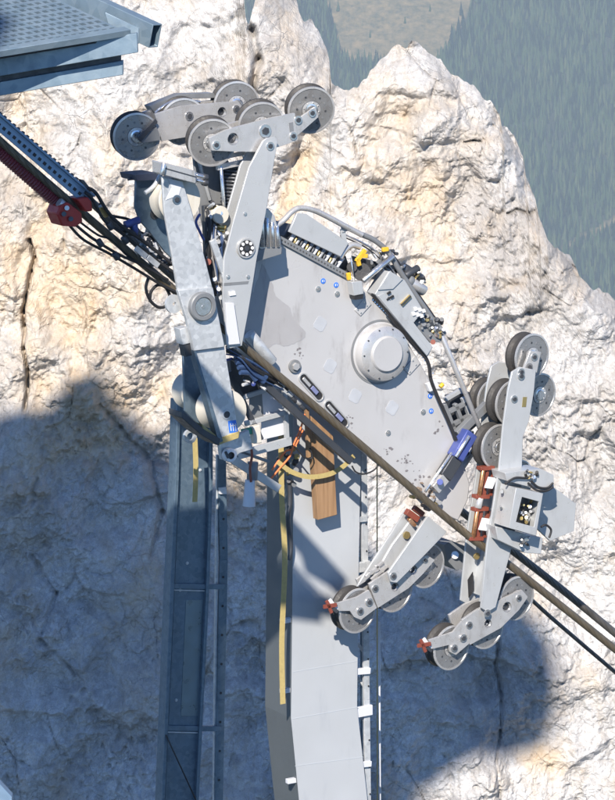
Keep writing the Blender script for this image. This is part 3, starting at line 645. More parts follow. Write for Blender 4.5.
# soot marks are part of the plate's own look; greasy end fitting low down
GREASE = mat('greasy_residue', (.20, .15, .11), .7, 0, .5, 22, .6, 30, dirt=(.5, .42, .34), dirt_amt=.8, dscale=14)
b = MB()
for i in range(26):
    x = 425+random.uniform(-14, 16); y = 497+random.uniform(-14, 12)-abs(x-428)*.1
    c = P(x, y, SPW-.02); r_ = random.uniform(.008, .026); b.cyl(c+W*.03, c-W*random.uniform(.01, .06), r_, random.choice([GREASE, ALU, GREASE, BRASS]), 9)
b.build('cylinder_mount', car)
GRIME = mat('dried_grease', (.17, .16, .165), .6, 0, .4, 18)
for (cx_, cy_, n__, sp_) in ((405, 462, 16, 9), (385, 452, 7, 8), (420, 478, 12, 9), (300, 352, 8, 7), (350, 420, 6, 9), (440, 430, 6, 8)):
    b = MB()
    for i in range(n__):
        x, y = cx_+random.gauss(0, sp_*.5), cy_+random.gauss(0, sp_*.45); n_ = 9; r_ = random.uniform(.4, 1.7)*PX; c = P(x, y, SPW)
        b.prism([c+(U*math.cos(2*math.pi*q/n_)*random.uniform(.7, 1.6)+Z*math.sin(2*math.pi*q/n_)*random.uniform(.6, 1.2))*r_-W*.0012*(1+.02*i) for q in range(n_)], W*.001, GRIME)
    b.build('grease_spatter', sp, smooth=False)
# perforated edge strip, coil row, hood
b = MB(); b.bar(P(280, 239, SPW-.03), P(348, 276, SPW-.03), .055, .03, GREYD); 
for i in range(22):
    t0 = i/21; b.cyl(P(282+64*t0, 240+35*t0, SPW-.028), P(282+64*t0, 240+35*t0, SPW-.034), .008, BLACK, 8)
b.build('perforated_strip', car, .002)
plate('backing_box', [(284, 236), (292, 224), (346, 256), (352, 276), (345, 272)], SPW+.1, .3, DARKM, car)
for i in range(9):
    t0 = i/8; x, y = 293+46*t0, 238+27*t0
    MB().cyl(P(x-3, y+3, SPW), P(x+4, y-7, SPW+.03), .018, ALU if i % 2 else WHITEP, 12).build('valve_coil', car)
for i in range(8):
    t0 = (i+.5)/8; x, y = 293+46*t0, 238+27*t0; MB().cyl(P(x-2, y+4, SPW-.01), P(x+1, y-2, SPW-.01), .012, DARKM if i % 2 else BRASS, 10).build('valve_coil', car)
plate('hood_panel', [(297, 213), (307, 214), (349, 243), (341, 257), (289, 232)], SPW-.06, .03, GREYP, car, .006)
TUBEM = SILVER
MB().tube([P(*p, .30) for p in ((276, 226), (284, 220), (293, 211), (302, 208), (318, 212), (345, 226), (362, 235))], .026, ALU).build('guard_rail', car)
MB().tube([P(*p, .32) for p in ((360, 234), (374, 240), (388, 252), (398, 268), (412, 290), (428, 313), (440, 332))], .026, GREYD).build('guard_rail', car)
MB().cyl(P(441, 334, .30), P(481, 431, .30), .024, ALU, 16).build('guard_rail', car)
MB().cyl(P(363, 281, .28), P(393, 256, .28), .028, SILVER, 16).build('cross_tube', car)
MB().bar(P(343, 229, .34), P(345, 245, .34), .05, .02, GREYP).bar(P(342, 230, .33), P(349, 228, .33), .05, .02, GREYP).build('rail_bracket', car, .003)
MB().tube([P(*p, .33) for p in ((340, 258), (345, 250), (352, 245), (360, 247))], .03, ALU).build('elbow_pipe', car)
for p in ((357, 262, 366, 250), (350, 280, 349, 273), (362, 256, 368, 256), (358, 258, 360, 266), (383, 250, 389, 249)): MB().bar(P(p[0], p[1], .27), P(p[2], p[3], .27), .038, .03, YEL).build('yellow_clamp', car, .004)
MB().cyl(P(362, 272, .55), P(362, 272, .31), .085, BLACK, 20).cyl(P(352, 267, .55), P(352, 267, .34), .05, BLACK, 16).build('hydraulic_motor', car)
MB().prism(px2([(352, 282), (362, 281), (364, 294), (354, 296)], .20), W*.1, GREYP).build('junction_box', car, .006)
MB().prism(px2([(354, 296.5), (364, 294.5), (363, 299), (355, 300)], .21), W*.08, BLACK).build('cable_gland', car, .004)
MB().cyl(P(354, 282, .26), P(351, 258, .26), .008, SILVER, 8).build('thin_rod', car)
plate('dark_girder', [(362, 258), (378, 262), (398, 268), (396, 280), (384, 282), (366, 272)], .5, .2, DARKM, car)
for i in range(16):
    x = 366+random.uniform(0, 28); y = 240+random.uniform(6, 26)+.4*(x-366)*.5
    MB().cyl(P(x, y, .42), P(x+random.uniform(-5, 5), y+random.uniform(-5, 5), .36), random.uniform(.008, .02), random.choice([GREYD, ALU, DARKM, SILVER, BRASS]), 10).build('hose_fitting', car)
# control cabinet
cab = plate('control_cabinet', [(375, 294), (389, 271), (405, 280), (424, 311), (414, 323), (433, 347), (428, 357)], .22, .16, GREYP, car, .008)
plate('cabinet_lid', [(390, 271), (403, 279), (393, 289), (378, 290)], .205, .012, GREYP, cab, .003)
plate('sloping_cover', [(378, 296), (384, 293), (430, 351), (427, 356)], .207, .01, GREYP, cab, .003)
for x, y in ((388, 294), (391, 298), (387, 300)): MB().bar(P(x, y, .2), P(x+3, y-2, .2), .018, .02, BLACK).build('label_slot', cab)
MB().bar(P(402, 305, .2), P(411, 296, .2), .03, .02, BRASS).bar(P(402, 305, .19), P(411, 296, .19), .012, .02, DARKM).build('name_plate', cab)
for i in range(3):
    for j in range(2): MB().prism(px2([(414+i*4-j*2, 308+j*5+i), (417+i*4-j*2, 307+j*5+i), (418+i*4-j*2, 310+j*5+i), (415+i*4-j*2, 311+j*5+i)], .205), W*.02, WHITE).build('terminal_cap', cab)
VM = [GREYD, ALU, DARKM, SILVER, BRASS, DARKM, GREYD]
vb = plate('valve_block', [(414, 323), (424, 312), (436, 318), (447, 333), (441, 342), (430, 343)], .30, .15, GREYD, car, .006)
for i in range(46):
    x = 416+random.uniform(0, 27); y = 318+.55*(x-416)+random.uniform(-10, 9)
    MB().cyl(P(x, y, .34), P(x+random.uniform(-4, 4), y+random.uniform(-4, 4), .27), random.uniform(.009, .022), random.choice(VM), 10).build('valve', vb)
MB().cyl(P(433, 342, .3), P(433, 342, .24), .024, RED, 16).build('red_knob', car)
mo = MB().cyl(P(401, 268, .42), P(420, 280, .42), .06, DARKM, 18).cyl(P(405, 276, .34), P(418, 268, .36), .035, DARKM, 14).build('pump_motor', car)
MB().cyl(P(411, 282, .36), P(424, 291, .36), .05, ALU, 18).cyl(P(407, 279, .36), P(411, 282, .36), .055, GREYD, 18).build('motor_end', mo)
for i in range(14): 
    x = 402+random.uniform(0, 24); y = 264+.8*(x-402)+random.uniform(-6, 8); MB().cyl(P(x, y, .36), P(x+random.uniform(-4, 4), y+random.uniform(-4, 4), .33), random.uniform(.008, .018), random.choice(VM), 8).build('hose_fitting', mo)
MB().tube([P(*p, .27) for p in ((372, 294), (385, 308), (398, 325), (412, 341), (424, 355), (429, 366), (431, 380), (438, 398), (447, 418), (456, 440))], .017, BLACK).build('black_hose', car)
MB().tube([P(*p, .25) for p in ((385, 310), (400, 330), (418, 350), (427, 362), (430, 376))], .010, BLACK).build('black_hose', car)
MB().prism(px2([(427, 384), (437, 381), (440, 388), (430, 392)], .28), W*.05, WHITEP).build('sensor_box', car, .004)
MB().cyl(P(440, 387, .26), P(443, 384, .26), .02, YEL, 12).build('yellow_clamp', car)
for i in range(30):
    t0 = i/29; x = 376+60*t0; y = 297+62*t0+28*max(0, t0-.6); MB().cyl(P(x-3, y+3, SPW-.001), P(x-3, y+3, SPW-.012), .006, SILVER, 6).build('rivet', sp)
# brackets at the plate's right end
b = MB()
for p in ((446, 400, 463, 390), (450, 412, 470, 402), (452, 426, 474, 414), (456, 404, 466, 430), (464, 398, 474, 424), (445, 404, 456, 432)): b.bar(P(p[0], p[1], .45), P(p[2], p[3], .45), .035, .05, random.choice([GREYD, ALU, GREYP]))
b.prism(px2([(450, 396), (470, 392), (478, 425), (462, 438), (452, 420)], .60), W*.1, DARKM); b.build('rear_frame', car, .004)
MB().bar(P(459, 435, .30), P(489, 405, .30), .075, .07, GREYD).build('link_bar', car, .006)
hc = MB().bar(P(473, 433, .20), P(458, 459, .20), .135, .12, BLUEP).build('hydraulic_cylinder', car, .012)
hc['label'] = 'blue hydraulic cylinder body'
MB().cyl(P(469, 436, .19), P(456, 457, .19), .018, SILVER, 12).build('cylinder_rod', hc)
MB().bar(P(458, 459, .21), P(446, 478, .21), .13, .11, DARKM).build('rubber_boot', hc, .01)
MB().bar(P(446, 478, .21), P(436, 490, .21), .10, .09, ALU).cyl(P(440, 482, .15), P(440, 482, .2), .03, BLUEP).build('cylinder_end', hc, .01)
MB().cyl(P(452, 453, .24), P(425, 492, .24), .014, SILVER, 10).build('cylinder_rod', hc)
MB().cyl(P(478, 444, .5), P(455, 478, .5), .03, ALU, 12).build('stay_rod', car)
for i in range(12):
    x = 456+random.uniform(0, 22); y = 440+random.uniform(-12, 14); MB().cyl(P(x, y, .46), P(x+random.uniform(-6, 6), y+random.uniform(-6, 6), .42), random.uniform(.009, .02), random.choice([DARKM, GREYD, BLACK, ALU]), 8).build('hose_fitting', car)

# --- parts between the upper arm and the galvanised arm
plate('inner_plate', [(193, 150), (214, 158), (228, 160), (240, 180), (240, 240), (222, 262), (206, 240), (197, 195)], .42, .03, GREYD, car, .004)
b = MB()
c0, c1 = P(236, 166, .30), P(232, 212, .30); n_ = 13
for i in range(n_):
    p = c0+(c1-c0)*(i/n_); q = c0+(c1-c0)*((i+.62)/n_); b.cyl(p, q, .115, DARKM, 24); b.cyl(q, c0+(c1-c0)*((i+1)/n_), .10, BLACK, 20)
b.build('rubber_spring', car)
fr = MB().cyl(P(221, 166, .16), P(226, 232, .16), .016, SILVER, 10).cyl(P(243, 152, .2), P(247, 168, .2), .016, SILVER, 10).bar(P(218, 168, .15), P(250, 161, .15), .045, .04, ALU).bar(P(226, 157, .18), P(246, 153, .18), .035, .04, ALU).cyl(P(214, 152, .2), P(219, 170, .2), .012, ALU, 8).cyl(P(195, 148, .4), P(210, 200, .4), .018, GREYP, 8).build('spring_frame', car, .003)
c = P(216.5, 214, .12)
MB().lathe(c-W*.09, W, [(.001, 0), (.075, 0), (.08, .01), (.08, .03), (.066, .035), (.066, .12), (.08, .125), (.08, .16), (.001, .16)], CREAM, 28).build('cable_spool', car)
for i in range(8): MB().cyl(P(213+random.uniform(-5, 10), 205+i*3.5, .14), P(219+random.uniform(-5, 8), 207+i*3.4, .08), random.uniform(.01, .022), random.choice([SILVER, ALU, BRASS, WHITE]), 10).build('spool_fitting', car)
for i in range(52):
    y = random.uniform(206, 300); x = 205+.16*(y-206)+random.uniform(-2, 15)
    MB().cyl(P(x, y, .12), P(x+random.uniform(-5, 6), y+random.uniform(-7, 8), random.uniform(-.02, .10)), random.uniform(.008, .022), random.choice([SILVER, ALU, DARKM, BLACK, GREYP, BLACK, WHITEP, ALU]), 10).build('hose_fitting', fr)
MB().tube([P(*p, .02) for p in ((200, 214), (196, 222), (200, 232), (204, 240))], .012, BLUEP).build('blue_hose', car)
MB().cyl(P(208, 262, -.02), P(208, 262, .08), .03, RED, 14).build('red_button', car)
MB().bar(P(213, 240, -.05), P(224, 272, -.05), .06, .03, GALV).bar(P(224, 272, -.05), P(228, 288, -.05), .05, .03, GALV).build('tie_bracket', car, .003)
plate('silver_block', [(262, 212), (268, 208), (275, 216), (281, 238), (282, 252), (262, 254), (258, 246)], .10, .14, ALU, car, .01)
for i in range(4): MB().cyl(P(262+i*5, 214+i*4, .08), P(263+i*5, 247, .08), .017, SILVER, 10).build('hydraulic_pipe', car)
plate('block_foot', [(256, 250), (282, 247), (282, 254), (256, 262)], .08, .2, GREYD, car, .006)

for k_, (off, r_, m_) in enumerate(((-5, .010, DARKM), (-8, .008, BLACK), (3, .009, SILVER), (6, .007, BLACK))):
    MB().tube([P(x-off*.6, y+off*.6, .36) for x, y in ((344, 232), (360, 239), (374, 247), (390, 262), (402, 280), (416, 302), (430, 322), (440, 338))], r_, m_, 8).build('thin_pipe', car)
for i in range(26):
    t0 = random.random(); x = 370+68*t0; y = 246+86*t0+random.uniform(-5, 6); L_ = random.uniform(3, 8); sg = random.choice((-1, 1))
    MB().bar(P(x, y, .36), P(x+L_*.55*sg, y+L_*.8, .34), random.uniform(.012, .03), .03, random.choice([GREYD, GREYP, DARKM, ALU, DARKM])).build('pipe_bracket', car, .002)
plate('joint_back_plate', [(204, 206), (222, 204), (226, 240), (226, 300), (216, 300), (206, 262)], .22, .05, DARKM, car, .004)
for k_ in range(9):
    x = 205+k_*1.8; MB().tube([P(x+random.uniform(-2, 3), 208+k_*3, .1), P(x+random.uniform(-3, 6), 232+k_, .02), P(x+2+random.uniform(-3, 5), 258, .04), P(x+6+random.uniform(-3, 3), 286+random.uniform(0, 12), .08)], random.uniform(.007, .014), random.choice([BLACK, SILVER, BLACK, ALU, NAVY, DARKM]), 8).build('joint_hose', car)
for k_ in range(5):
    y = 346+k_*2; MB().tube([P(226, y, .1), P(240, y+6+random.uniform(-3, 3), .06), P(256, y+20+random.uniform(-4, 4), .08), P(282+random.uniform(-4, 4), y+36, .2)], random.uniform(.007, .013), random.choice([BLACK, BLACK, NAVY, GREYD]), 8).build('joint_hose', car)
# --- housing on the right arm
ho = plate('wind_shield_plate', [(541, 491), (554, 487), (576, 504), (574, 531), (550, 541), (534, 526)], .06, .03, GREYP, car, .004)
plate('upper_cover', [(505, 473), (520, 471), (541, 469), (553.5, 475), (554, 487), (547, 491), (541, 490), (507, 481)], -.16, .24, GREYP, car, .015)
plate('lower_cover', [(495.5, 526.5), (511, 530), (530, 535.6), (543, 538), (541, 554), (525, 553), (498, 540)], -.12, .2, GREYP, car, .012)
b = MB(); fo_ = [(516, 488), (543, 493.5), (536, 536), (509, 528)]; wi = [(522, 497), (539, 501.6), (534, 527), (516, 522)]
b.prism(px2(fo_, -.30), W*.02, GREYP, [px2(wi, -.30)])
for i in range(4):
    p, q = fo_[i], fo_[(i+1) % 4]; a_, c_ = P(*p, -.285), P(*q, -.285); b.add([a_, c_, c_+W*.26, a_+W*.26], [(0, 1, 2, 3)], GREYP)
b.build('lamp_housing', car, .003)
plate('housing_back', [(514, 487), (543, 493.5), (536, 536), (509, 529)], -.06, .02, GREYD, car, .002)
for i in range(16):
    x = 525+random.uniform(-5, 8); y = 510+random.uniform(-9, 11)
    MB().cyl(P(x, y, -.10), P(x+random.uniform(-3, 3), y+random.uniform(-5, 5), -.2), random.uniform(.01, .022), random.choice([SILVER, ALU, BRASS, GREYD, DARKM]), 10).build('terminal', car)
for x0, y0, n_ in ((533, 475, 9), (525, 541, 8)):
    for i in range(n_):
        x = x0+random.uniform(-7, 4); y = y0+random.uniform(-5, 5); MB().cyl(P(x, y, -.16), P(x+random.uniform(-3, 3), y+random.uniform(-3, 3), -.20), random.uniform(.009, .018), random.choice([BLACK, BRASS, SILVER, YEL, DARKM] if y0 < 500 else [SILVER, ALU, BLACK]), 10).build('terminal', car)
for pts in (((531, 481), (538, 487), (547, 488), (553, 483)), ((528, 483), (536, 490), (546, 491), (553, 487)), ((505, 484), (515, 478), (526, 478), (531, 476)), ((541, 527), (546, 525), (551, 530), (549, 538))):
    MB().tube([P(*p, -.19) for p in pts], .011, BLACK).build('black_cable', car)
for i in range(10):
    x = 501+random.uniform(-3, 10); y = 486+i*4; MB().cyl(P(x, y, -.08), P(x+random.uniform(-3, 5), y+2, -.14), random.uniform(.01, .02), random.choice([WHITE, ALU, SILVER, GREYP]), 10).build('side_fitting', car)

# --- long hanger arm
HW = .80; HD = .50
front = [(293, 392), (330, 420), (361, 450), (359, 540), (357, 706), (368, 806), (372, 860), (306, 860), (299, 800), (291, 718), (293, 540)]
FL = [(x, y) for x, y in front]
b = MB(); pts = px2(front, HW); ext = W*HD; n_ = len(pts)
tr = geometry.tessellate_polygon([pts]); b.add(pts, [tuple(q) for q in tr], HANGW); b.add([p+ext for p in pts], [tuple(reversed(q)) for q in tr], HANGW)
for i in range(n_):
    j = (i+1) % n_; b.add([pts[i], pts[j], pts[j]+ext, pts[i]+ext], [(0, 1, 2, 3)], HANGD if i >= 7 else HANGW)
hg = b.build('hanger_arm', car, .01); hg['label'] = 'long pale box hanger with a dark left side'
for y in (620, 690, 780): MB().bar(P(292 if y < 700 else 299, y, HW+.02), P(282 if y < 700 else 288, y+2, HW+.02), .045, .05, WHITEP).build('rung', hg, .004)
SEAM = mat('weld_line', (.40, .43, .46), .5)
for (x0, y0, x1, y1) in ((293, 672, 357, 661), (291.5, 719, 358, 707), (295, 766, 363, 757)): MB().bar(P(x0, y0, HW), P(x1, y1, HW), .006, .002, SEAM, -W).build('weld_seam', hg)
# perforated ladder rail beside it
b = MB(); b.bar(P(364, 440, HW+.05), P(367, 700, HW+.05), .065, .03, GALV); b.bar(P(367, 700, HW+.05), P(369, 860, HW+.05), .065, .03, GALV)
b.bar(P(361, 445, HW+.2), P(363, 860, HW+.2), .02, .02, GALVD)
lr = b.build('ladder_rail', car, .003)
for y in range(470, 800, 27):
    c = P(365+(y-440)*.014, y, HW+.045); MB().cyl(c, c-W*.004, .009, BLACK, 8).build('hole', lr)
for (x0, y0, x1, y1, wd) in ((358, 568, 371, 566, .10), (357, 672, 371, 671, .06), (357, 713, 373, 710, .10), (362, 765, 372, 764, .055), (357, 520, 368, 519, .05)):
    MB().bar(P(x0, y0, HW+.02), P(x1, y1, HW+.02), wd, .04, WHITEP if y0 > 600 else GALV).build('rung', lr, .006)
for y in range(575, 800, 34): MB().bar(P(358, y, HW+.15), P(366, y+12, HW+.12), .025, .02, GALV).build('brace', lr)

# ================================================================== GALVANISED SUPPORT ARM
ga = empty('rope_support_arm', P(200, 440, -.1), 'tall galvanised arm with cream rollers standing left of the carriage', 'support arm')
w = -.42
pu = plate('arm_plate', [(162, 176), (183, 182), (190, 205), (206, 262), (213, 289), (178, 292), (172, 255), (164, 210)], w, .03, GALV, ga, .006)
bolt(176.5, 199.5, w, 3.4, pu, GALVD, DARKM, .02)
pj = plate('joint_plate', [(178, 290), (213, 287.5), (219, 318), (225, 347), (194, 351), (187, 320)], w-.035, .05, GALV, ga, .006)
c = P(201, 306, w-.035); MB().lathe(c, -W, [(14*PX, 0), (14*PX, .045), (13*PX, .055), (9.4*PX, .055), (9*PX, .03)], GREYD, 48).build('pivot_ring', pj)
MB().cyl(c, c-W*.045, 8.8*PX, SILVER, 40).cyl(c-W*.04, c-W*.052, 2*PX, SILVER, 12).build('pivot_cap', pj)
plw = plate('arm_plate', [(194, 351), (224.5, 347), (231, 385), (238, 429), (240, 434), (221, 443), (208, 400)], w, .03, GALV, ga, .006)
MB().prism(px2([(194, 351), (196, 351), (223, 441), (219, 443)], w-.03), W*.10, GALVD).build('edge_flange', plw)
MB().lathe(P(226.5, 414.5, w), -W, [(4.8*PX, 0), (4.8*PX, .008), (3.4*PX, .008), (3.2*PX, .004), (.001, .004)], GALV, 24, [GALV, GALV, DARKM, DARKM]).build('axle_end', plw)
lg = MB().prism(px2([(228, 421), (236, 420), (238, 432), (229.5, 433)], w-.002), W*.004, BLUES)
for k in range(3): lg.bar(P(230.5+k*2.4, 423.5, w-.005), P(231.3+k*2.4, 431, w-.005), .007, .003, WHITE)
lg.bar(P(230, 426, w-.005), P(236.5, 425, w-.005), .007, .002, WHITE); lg.build('blue_emblem', plw)
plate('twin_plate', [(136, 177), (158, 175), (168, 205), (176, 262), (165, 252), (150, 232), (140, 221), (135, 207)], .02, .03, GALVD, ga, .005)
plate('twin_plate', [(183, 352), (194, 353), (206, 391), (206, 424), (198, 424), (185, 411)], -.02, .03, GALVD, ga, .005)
plate('back_bracket', [(135, 175), (158, 173), (160, 180), (137, 181)], -.06, .3, mat('dark_bracket', (.04, .05, .08), .5, .2), ga)
MB().cyl(P(128, 179, .05), P(137, 178, .05), .015, DARKM, 10).build('bracket_pin', ga)
bolt(155, 214, .02, 4, ga, DARKM, BLACK)
def roller(x, y, w0, w1, r):
    c = P(x, y, w0); L = w1-w0; q = r*PX
    return MB().lathe(c, W, [(.001, 0), (.03, 0), (.03, .012), (q*.96, .012), (q, .03), (q*.88, L*.35), (q*.86, L*.5), (q*.88, L*.65), (q, L-.03), (q*.96, L-.012), (.001, L-.012)], CREAM, 40).build('roller', ga)
roller(181, 200, w+.045, -.14, 22.5); roller(229, 412, w+.06, -.06, 21); roller(200, 393, .06, .30, 19)
MB().tube([P(*p, -.2) for p in ((145, 193), (152, 188), (158, 180), (164, 167))], .02, GALV).build('bent_tube', ga)
hb = MB().prism(px2([(163, 162), (196, 171), (197, 184), (164, 175)], w-.1), W*.22, ALU).build('cylinder_housing', ga, .012)
MB().bar(P(164, 168, w-.104), P(196, 177, w-.104), .01, .01, DARKM).build('seam', hb)
for y in (175, 180): MB().cyl(P(196, y, w), P(207, y+3, w), .022, SILVER, 12).cyl(P(203, y+2, w), P(207, y+3, w), .032, DARKM, 12).build('piston_rod', hb)
MB().cyl(P(164, 164, w-.12), P(162, 175, w-.12), .02, SILVER, 10).build('end_pin', hb)
MB().prism(px2([(168, 178), (183, 182), (179, 195), (166, 200), (172, 188)], w-.006), W*.006, WHITEP).build('tape', ga)
c = P(174.5, 304, w+.06); MB().lathe(c, -W, [(9*PX, -.03), (9*PX, 0), (2*PX, 0), (2*PX, -.03)], GALV, 30).build('hinge_ear', ga)
plate('side_box', [(180, 329), (188, 327), (191, 343), (183, 345)], w+.02, .12, GALV, ga); plate('side_box', [(184, 345), (191, 343), (193, 355), (186, 357)], w+.03, .1, DARKM, ga)
MB().prism(px2([(182, 412), (185, 413), (205, 430), (221, 439), (219, 446), (200, 434), (182, 418)], w-.05), W*.25, DARKM).build('lower_guide', ga, .006)
plate('tan_guide', [(202, 424), (220, 438), (240, 431), (239, 438), (219, 445), (203, 432)], w-.01, .25, STRAP, ga, .006)
plate('foot_bracket', [(220, 444), (249, 430), (253, 449), (240, 453), (233, 460), (222, 460)], w+.10, .06, GALV, ga, .005)
c = P(228, 454.5, w+.08); MB().lathe(c, -W, [(7*PX, 0), (7*PX, .05), (6*PX, .06), (3.6*PX, .06), (3.4*PX, .03), (.001, .03)], WHITE, 32, [WHITE, WHITE, WHITE, DARKM, DARKM]).build('end_bushing', ga)
MB().bar(P(226, 452, w), P(229, 458, w), .02, .02, DARKM).build('split_pin', ga)
c = P(189, 436, .1); MB().lathe(c, -W, [(7*PX, 0), (7*PX, .03), (4*PX, .03), (4*PX, 0)], GALV, 26).build('shackle', ga)

# frame behind the arm's foot
wf = empty('work_frame', P(262, 490, .35), 'small light metal frame with white panels behind the arm foot', 'metal frame')
for (x0, y0, x1, y1, wd, m) in ((243, 398, 286, 384, .04, GREYP), (246, 424, 290, 412, .045, GREYP), (238, 456, 292, 441, .075, GREYP), (228, 456, 280, 489, .075, GREYP), (285, 380, 288, 440, .04, GREYP), (236, 450, 270, 462, .03, GREYD), (230, 372, 262, 440, .05, DARKM)):
    MB().bar(P(x0, y0, .42), P(x1, y1, .42), wd, .04, m).build('frame_bar', wf, .004)
for q in ([(262, 388), (284, 384), (284, 412), (262, 418)], [(250, 398), (262, 392), (264, 418), (250, 422)], [(262, 422), (286, 416), (288, 434), (262, 440)]): plate('white_panel', q, .5, .02, WHITEP if q[0][0] == 262 else GREYD, wf)
plate('dark_panel', [(230, 360), (266, 366), (286, 392), (244, 400), (232, 380)], .6, .1, DARKM, wf)
MB().cyl(P(250, 480, .4), P(249, 506, .4), .045, WHITEP, 18, .06).build('hanging_sleeve', wf)
MB().tube([P(*p, .36) for p in ((250, 440), (252, 455), (250, 468), (251, 482))], .012, RED).build('red_cord', wf)
MB().cyl(P(253, 462, .45), P(252, 480, .45), .05, GREYD, 14).build('grey_tube', wf)
plate('green_connector', [(243, 430), (252, 428), (252.5, 434), (244, 436)], .05, .05, GREEN, wf); plate('cream_connector', [(253, 427), (260, 425), (262, 443), (254, 444)], .03, .07, CREAM, wf, .006)
for q in (((236, 362), (246, 362), (256, 370), (266, 378)), ((238, 367), (248, 367), (258, 375), (264, 382)), ((240, 372), (250, 373), (256, 380))): MB().tube([P(a, b_, .13) for a, b_ in q], .028, NAVY, 8).build('blue_hose', wf)
for i in range(24): 
    x = 230+random.uniform(0, 34); y = 352+.5*(x-230)+random.uniform(-6, 22); MB().cyl(P(x, y, .2), P(x+random.uniform(-7, 7), y+random.uniform(-7, 7), .14), random.uniform(.008, .02), random.choice([DARKM, BLACK, GALV, BLUEP, ALU, WHITEP]), 8).build('fitting', wf)
for i in range(9):
    x = 268+i*4; y = 362+i*4.2+random.uniform(-2, 3); MB().cyl(P(x, y+8, .2), P(x+4, y+12, .2), .02, random.choice([DARKM, ALU, BLACK, GALV]), 8).build('fitting', wf)
MB().bar(P(236, 358, .16), P(352, 462, .16), .065, .05, DARKM).build('shade_bar', wf, .004)  # dark bar put in as the band of shade under the rope
MB().tube([P(*p, .14) for p in ((352, 466), (356, 472), (364, 474), (374, 470), (380, 462))], .008, BLACK).build('looped_wire', wf)

# ================================================================== ROPES
def rope(name, pts, r, m, label, ws=None):
    q = [P(x, y, w_) for x, y, w_ in pts]; o = MB().tube(spline(q, 10), r, m, 16, False).build(name, smooth=True); return tag(o, label, 'rope')
rope('track_rope', [(-260, -95, .12), (-100, 48, .12), (0, 141, .12), (85, 215, .12), (172, 288, .12), (250, 352, .12), (355, 440, .12), (460, 529, .12), (508, 564, .12), (560, 605, .12), (616, 650, .12), (900, 880, .12)], .036, ROPE,
     'thick greased track rope in front of the carriage side plate, running corner to corner')
rope('track_rope', [(-240, -100, 1.2), (0, 118, 1.2), (200, 300, 1.2), (360, 432, 1.2), (514, 552, 1.2), (560, 588, 1.2), (616, 634, 1.2), (900, 868, 1.2)], .038, ROPEB,
     'dark track rope emerging behind the right arm, uppermost of the lines at the right edge')
rope('haul_rope', [(420, 497, .30), (463, 533, .35), (534, 602, .5), (575, 638, .5), (616, 673, .5), (900, 915, .5)], .020, ROPEB, 'thin grey haul rope, lowest line at the right edge')

# tray, hose and clamp at upper left
def line_pt(x, y, w_): return P(x, y, w_)
tr = empty('cable_tray', P(0, 138, .04), 'blue grey perforated metal channel lying on the rope at upper left', 'cable tray')
b = MB()
a0, a1_ = P(-200, -45, .06), P(90, 203, .06); dd = (a1_-a0).normalized(); up = W.cross(dd).normalized(); up = up if up.z > 0 else -up
TRAYM = mat('blue_grey_tray', (.20, .30, .42), .4, .4, .15, 9)
b.bar(a0, a1_, .085, .012, TRAYM); b.bar(a0+up*.055+W*.012, a1_+up*.055+W*.012, .03, .10, TRAYM); b.bar(a0+up*.075-W*.01, a1_+up*.075-W*.01, .02, .02, TRAYM); b.build('channel', tr, .003)
b = MB(); L = (a1_-a0).length; k = 0
while k*.062 < L:
    p = a0+dd*(k*.062); b.bar(p+up*.005-W*.003, p+dd*.032+up*.005-W*.003, .028, .002, BLACK); k += 1
b.build('perforation', tr)
b = MB(); k = 0
while k*.055 < L:
    p = a0+dd*(k*.055)+up*.09; b.bar(p, p+dd*.026, .022, .03, DARKM); k += 1
b.build('toothed_edge', tr, .003)
hp_ = MB(); q = [P(x, y, .16) for x, y in ((-200, -22), (-60, 98), (0, 152), (62, 206))]; q = spline(q, 60); prof = []
v = []; f = []; nseg = len(q); a_ = None
for i, p in enumerate(q):
    t_ = (q[min(i+1, nseg-1)]-q[max(i-1, 0)]).normalized(); a_ = t_.orthogonal().normalized() if a_ is None else (a_-t_*a_.dot(t_)).normalized(); b_ = t_.cross(a_); r_ = .055+.006*(1 if i % 2 else -1)
    v += [p+(a_*math.cos(2*math.pi*k/12)+b_*math.sin(2*math.pi*k/12))*r_ for k in range(12)]
for i in range(nseg-1):
    for k in range(12): f.append((i*12+k, i*12+(k+1) % 12, (i+1)*12+(k+1) % 12, (i+1)*12+k))
hp_.add(v, f, DRED); tag(hp_.build('corrugated_hose'), 'dark red ribbed hose running under the track rope at upper left', 'hose')
cl = empty('rope_clamp', P(75, 215, 0), 'dark red clamp block gripping the rope end of the ribbed hose', 'clamp')
CLR = mat('clamp_red', (.38, .03, .025), .4, .1, .2, 10)
plate('clamp_jaw', [(57, 214), (60, 206), (68, 202), (82, 213), (83, 222), (76, 227), (62, 226)], -.02, .22, CLR, cl, .012)
plate('clamp_jaw', [(77, 199), (88, 197), (92, 202), (93, 211), (86, 212)], -.02, .22, CLR, cl, .012)
plate('end_flange', [(66, 181), (82, 181), (89, 190), (92, 200), (84, 200)], .08, .03, TRAYM, cl); plate('flange_edge', [(80, 179), (84, 180), (92, 190), (90, 193), (84, 186)], .05, .05, DARKM, cl)
for x, y in ((64, 214), (71, 219), (67, 208)): MB().cyl(P(x, y, -.02), P(x, y, -.05), .022, ALU if x == 67 else DARKM, 10).build('bolt', cl)
MB().cyl(P(59, 202, .04), P(64, 206, .04), .04, ALU, 14).build('hose_collar', cl)
plate('brass_valve', [(99, 208), (104, 206), (112, 214), (106, 218)], .02, .08, BRASS, cl); MB().cyl(P(100, 206, .04), P(110, 216, .04), .02, ALU, 10).build('valve_spindle', cl)
